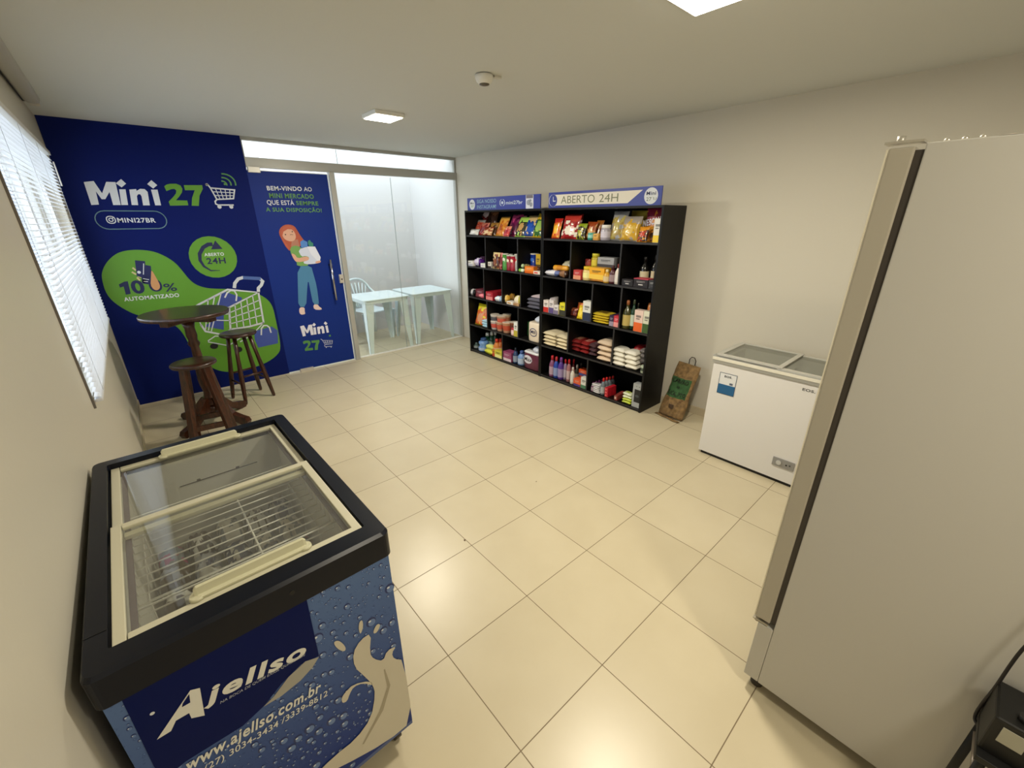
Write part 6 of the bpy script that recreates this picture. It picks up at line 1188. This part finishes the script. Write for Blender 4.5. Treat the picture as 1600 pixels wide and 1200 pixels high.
fart('milk_splash', MILK, 5, polys=[smooth_loop([p if p[0] < .3 else (.2935, p[1]) for p in F_MILK], 1), smooth_loop(F_TONG, 1)]+[smooth_loop(q, 2) for q in F_BLOB])
fart('milk_shadow', mat((160, 152, 132), .35), 6, strokes=[([(F_MILK[0][0]+.05, F_MILK[0][1]-.17), (F_MILK[0][0]+.055, F_MILK[0][1]-.25), (F_MILK[0][0]+.02, F_MILK[0][1]-.33), (F_MILK[0][0]-.05, F_MILK[0][1]-.41)], [.004, .01, .014, .006])])
A = F_A; Hh_ = F_AH
def skew(t3): return t3
fart('big_initial', mat((222, 222, 216), .35), 6, polys=[F_A]); fart('initial_hole', mat((2, 18, 78), .5, spec=.12), 7, polys=[F_AH])
def ital(name, s, T3, bold, m, lay=6, sh=.25):
    mb = MB(); P = fp(lay); q0, q1, tp = Vector(T3[0]), Vector(T3[1]), Vector(T3[2]); d = (q1-q0).normalized(); nn = Vector((-d.y, d.x)); h = abs((tp-q0).dot(nn))
    a = P(q0); up = P(q0+nn*h+d*h*sh)-a; put_text(mb, s, a, P(q1), up, bold); mb.build(name, m, FZ)
WT = mat((222, 222, 216), .35)
ital('brand_lettering', 'jellso', F_JELLSO, .045, WT); ital('slogan_text', 'NA BOCA DE QUEM EXIGE QUALIDADE', F_SUB, .01, mat((170, 176, 190), .4))
ital('website_text', 'www.ajellso.com.br', F_WWW, .03, WT, sh=.15); ital('phone_text', '(27) 3034-3434 /3339-8612', F_TEL, .01, WT, sh=.1)

# basket and contents of the ice cream freezer
bk = thing('wire_rack', 'white wire rack hanging under the near lid of the navy freezer', 'wire rack', (-.556, -.152, 0), R(.8))
b = MB(); WZ = .80
for k in range(12):
    y = -.27+k*.0394; b.cyl((-.235, y, WZ), (.235, y, WZ), .0023, seg=6)
    b.cyl((-.235, y, WZ), (-.235, y, .85), .0016, seg=5); b.cyl((.235, y, WZ), (.235, y, .85), .0016, seg=5)
b.build('rack_wires', mat((234, 232, 226), .3), bk)
b = MB(); b.tube([(-.235, -.27, .85), (.235, -.27, .85), (.235, .164, .85), (-.235, .164, .85)], .003, 6, closed=True); b.cyl((.04, -.27, WZ-.003), (.04, .164, WZ-.003), .0028, seg=6); b.build('rack_frame', mat((228, 226, 220), .3), bk)
bk = thing('wire_basket', 'deep white wire basket of ice cream bags inside the navy freezer', 'basket', (-.556, -.152, 0), R(.8))
b = MB(); WZ = .50
for k in range(15):
    y = .0+k*.028; b.cyl((-.235, y, WZ), (.235, y, WZ), .0018, seg=5)
b.build('basket_wires', mat((214, 212, 206), .35), bk)
b = MB(); b.tube([(-.238, .0, .66), (.238, .0, .66), (.238, .395, .66), (-.238, .395, .66)], .003, 6, closed=True)
for q_ in (-.238, .238):
    for y in (.0, .2, .395): b.cyl((q_, y, WZ), (q_, y, .66), .002, seg=5)
b.build('basket_frame', mat((214, 212, 206), .35), bk)
rg = rnd(3)
cols_ = [(120, 126, 132), (196, 194, 188), (50, 58, 92), (150, 60, 96), (96, 84, 70), (206, 202, 192), (70, 58, 50), (156, 158, 164)]
cn_ = {0: 'grey', 1: 'white', 2: 'dark blue', 3: 'plum', 4: 'brown', 5: 'cream', 6: 'dark brown', 7: 'silver'}
colw = ['far left', 'second from left', 'middle', 'second from right', 'far right']; roww = ['front row', 'middle row', 'back row']
M2 = Matrix.Translation((-.556, -.152, 0)) @ Matrix.Rotation(R(.8), 4, 'Z')
for i in range(15):
    cI, rI = i // 3, i % 3
    ci = [6, 4, 0, 1, 7, 6, 0, 2, 5, 7, 5, 1, 3, 5, 7][i]
    p = M2 @ Vector((-.185+.0925*cI, .065+.13*rI, .504))
    t = thing('ice_cream_bag', f'{cn_[ci]} ice cream bag in the wire basket, {colw[cI]}, {roww[rI]}', 'ice cream bag', p, rg.uniform(-.15, .15), 'bags in the ice cream freezer')
    b = MB(); h_ = .07+.05*rg.random()
    def fb(s2):
        def fn(u, v):
            a = 2*u-1; q = 2*v-1; tt = max(0, 1-abs(a)**3)**.5*max(0, 1-abs(q)**3)**.5
            return Vector((a*.040, q*.056, h_/2*(1+s2*tt*(1+.4*noise.noise(Vector((a*3+i, q*3, s2)))))))
        return fn
    for s2 in (-1, 1): b.grid(fb(s2), 12, 12, matfn=lambda u, v: 1 if s2 > 0 and noise.noise(Vector((u*4+i, v*4, 1))) > .12 else 0)
    b.build('wrapper', [mat(cols_[ci], .3), mat(cols_[(ci+3) % 8], .3)], t)
b = MB(); b.box((.03, .4325, .765), (.26, .002, .003)); b.box((-.04, .4325, .768), (.012, .002, .01)); b.box((.09, .4325, .768), (.012, .002, .01)); b.build('load_line', mat((70, 60, 60), .5), FZ)

# ---------------------------------------------------------------- bar table and stools
WD = wood_mat((40, 18, 9), (78, 38, 19)); WD2 = wood_mat((34, 17, 10), (66, 33, 18))
TBX, TBY = -.36, 2.80
t = thing('bar_table', 'tall round dark wooden bar table before the mural', 'bar table', (TBX, TBY, 0), R(0))
b = MB(); b.lathe([(.26, .962), (.30, .966), (.306, .974), (.306, .99), (.30, .998)], seg=48); b.build('tabletop', WD2, t)
b = MB()
for a in (45, 135): b.box((0, 0, .94), (.46, .07, .04), Matrix.Rotation(R(a), 3, 'Z'), bev=.004)
b.build('top_brace', WD, t)
b = MB(); b.lathe([(.045, .16), (.055, .2), (.04, .25), (.034, .3), (.046, .36), (.05, .42), (.044, .5), (.034, .62), (.03, .7), (.045, .73), (.032, .76), (.04, .80), (.036, .86), (.05, .92)], seg=24); b.build('turned_post', WD, t)
for k, a in enumerate((45-6, 135-6, 225-6, 315-6)):
    b = MB(); ca = Matrix.Rotation(R(a), 3, 'Z')
    pr_ = [(.02, .24), (.06, .245), (.12, .19), (.2, .10), (.27, .075), (.33, .06), (.345, .03), (.33, .0), (.27, .0), (.22, .025), (.15, .07), (.08, .12), (.02, .12)]
    b.poly([ca @ Vector((p[0], -.025, p[1])) for p in pr_], ca @ Vector((0, .05, 0))); b.build('foot', WD, t)
b = MB(); b.lathe([(.05, .1), (.055, .16)], seg=16); b.build('post_base', WD, t)
def stool(x, y, rz, H, label, rs=.158, top=.095, bot=.195, m=WD):
    t = thing('bar_stool', label, 'bar stool', (x, y, 0), R(rz), 'dark wooden bar stools')
    b = MB(); b.lathe([(rs*.86, H-.03), (rs*.97, H-.026), (rs, H-.018), (rs, H-.008), (rs*.95, H), (rs*.4, H-.004)], seg=36); b.build('seat', WD2, t)
    L4 = []
    for k in range(4):
        a = R(45+90*k); p1 = Vector((top*math.cos(a), top*math.sin(a), H-.03)); p0 = Vector((bot*math.cos(a), bot*math.sin(a), 0)); L4.append((p0, p1))
        d = p1-p0; q = d.to_track_quat('Z', 'Y').to_matrix(); LL = d.length
        b = MB(); b.lathe([(.011, 0), (.016, .03*LL), (.02, .25*LL), (.021, .45*LL), (.017, .7*LL), (.018, LL)], p0, 14, q); b.build('leg', m, t)
    for k in range(4):
        z_ = (.2 if k % 2 else .27)/(H-.03)
        A_ = L4[k][0].lerp(L4[k][1], z_); B2 = L4[(k+1) % 4][0].lerp(L4[(k+1) % 4][1], z_)
        b = MB(); b.cyl(A_, B2, .0095, seg=10); b.build('stretcher', m, t)
    return t
stool(.02, 3.20, 14, .685, 'dark wooden bar stool standing right of the bar table')
# the nearer stool has flat board legs
x, y, H = -.42, 2.40, .68
t = thing('bar_stool', 'nearer dark wooden bar stool with thick board legs tucked at the bar table', 'bar stool', (x, y, 0), R(-8), 'dark wooden bar stools')
b = MB(); b.lathe([(.13, H-.03), (.147, H-.026), (.152, H-.016), (.15, H-.006), (.143, H), (.06, H-.003)], seg=36); b.build('seat', WD2, t)
LL4 = []
for k, a in enumerate((45, 135, 225, 315)):
    ca, sa = math.cos(R(a)), math.sin(R(a)); p0 = Vector((.19*ca, .19*sa, 0)); p1 = Vector((.095*ca, .095*sa, H-.03)); LL4.append((p0, p1))
    d = p1-p0; q = d.to_track_quat('Z', 'Y').to_matrix()
    b = MB(); b.box((p0+p1)/2+Vector((0, 0, .0)), (.052, .034, d.length), Matrix.Rotation(0, 3, 'Z') @ q, bev=.004); b.build('leg', WD, t)
for k in range(4):
    z_ = (.24 if k % 2 else .17)/(H-.03); A_ = LL4[k][0].lerp(LL4[k][1], z_); B2 = LL4[(k+1) % 4][0].lerp(LL4[(k+1) % 4][1], z_)
    d = B2-A_; b = MB(); b.box((A_+B2)/2, (.018, .045, d.length), d.to_track_quat('Z', 'Y').to_matrix(), bev=.003); b.build('stretcher', WD, t)

# dry leaf scraps on the tiles
for (x, y, l_, rz, lab) in ((1.147, .195, .014, 20, 'tiny brown leaf scrap on the tiles in the middle of the room'), (.445, .06, .02, 60, 'thin dark twig scrap on the tiles right of the navy freezer')):
    b = MB(); b.grid(lambda u, v: Vector(((u-.5)*l_, (v-.5)*l_*.5*math.sin(math.pi*(.1+.8*u)), .002+.003*math.sin(u*5))), 6, 3)
    tag(b.build('leaf_scrap', mat((96, 66, 40), .8), None, (x, y, 0), (0, 0, R(rz))), lab, 'leaf scrap', 'scraps on the floor')
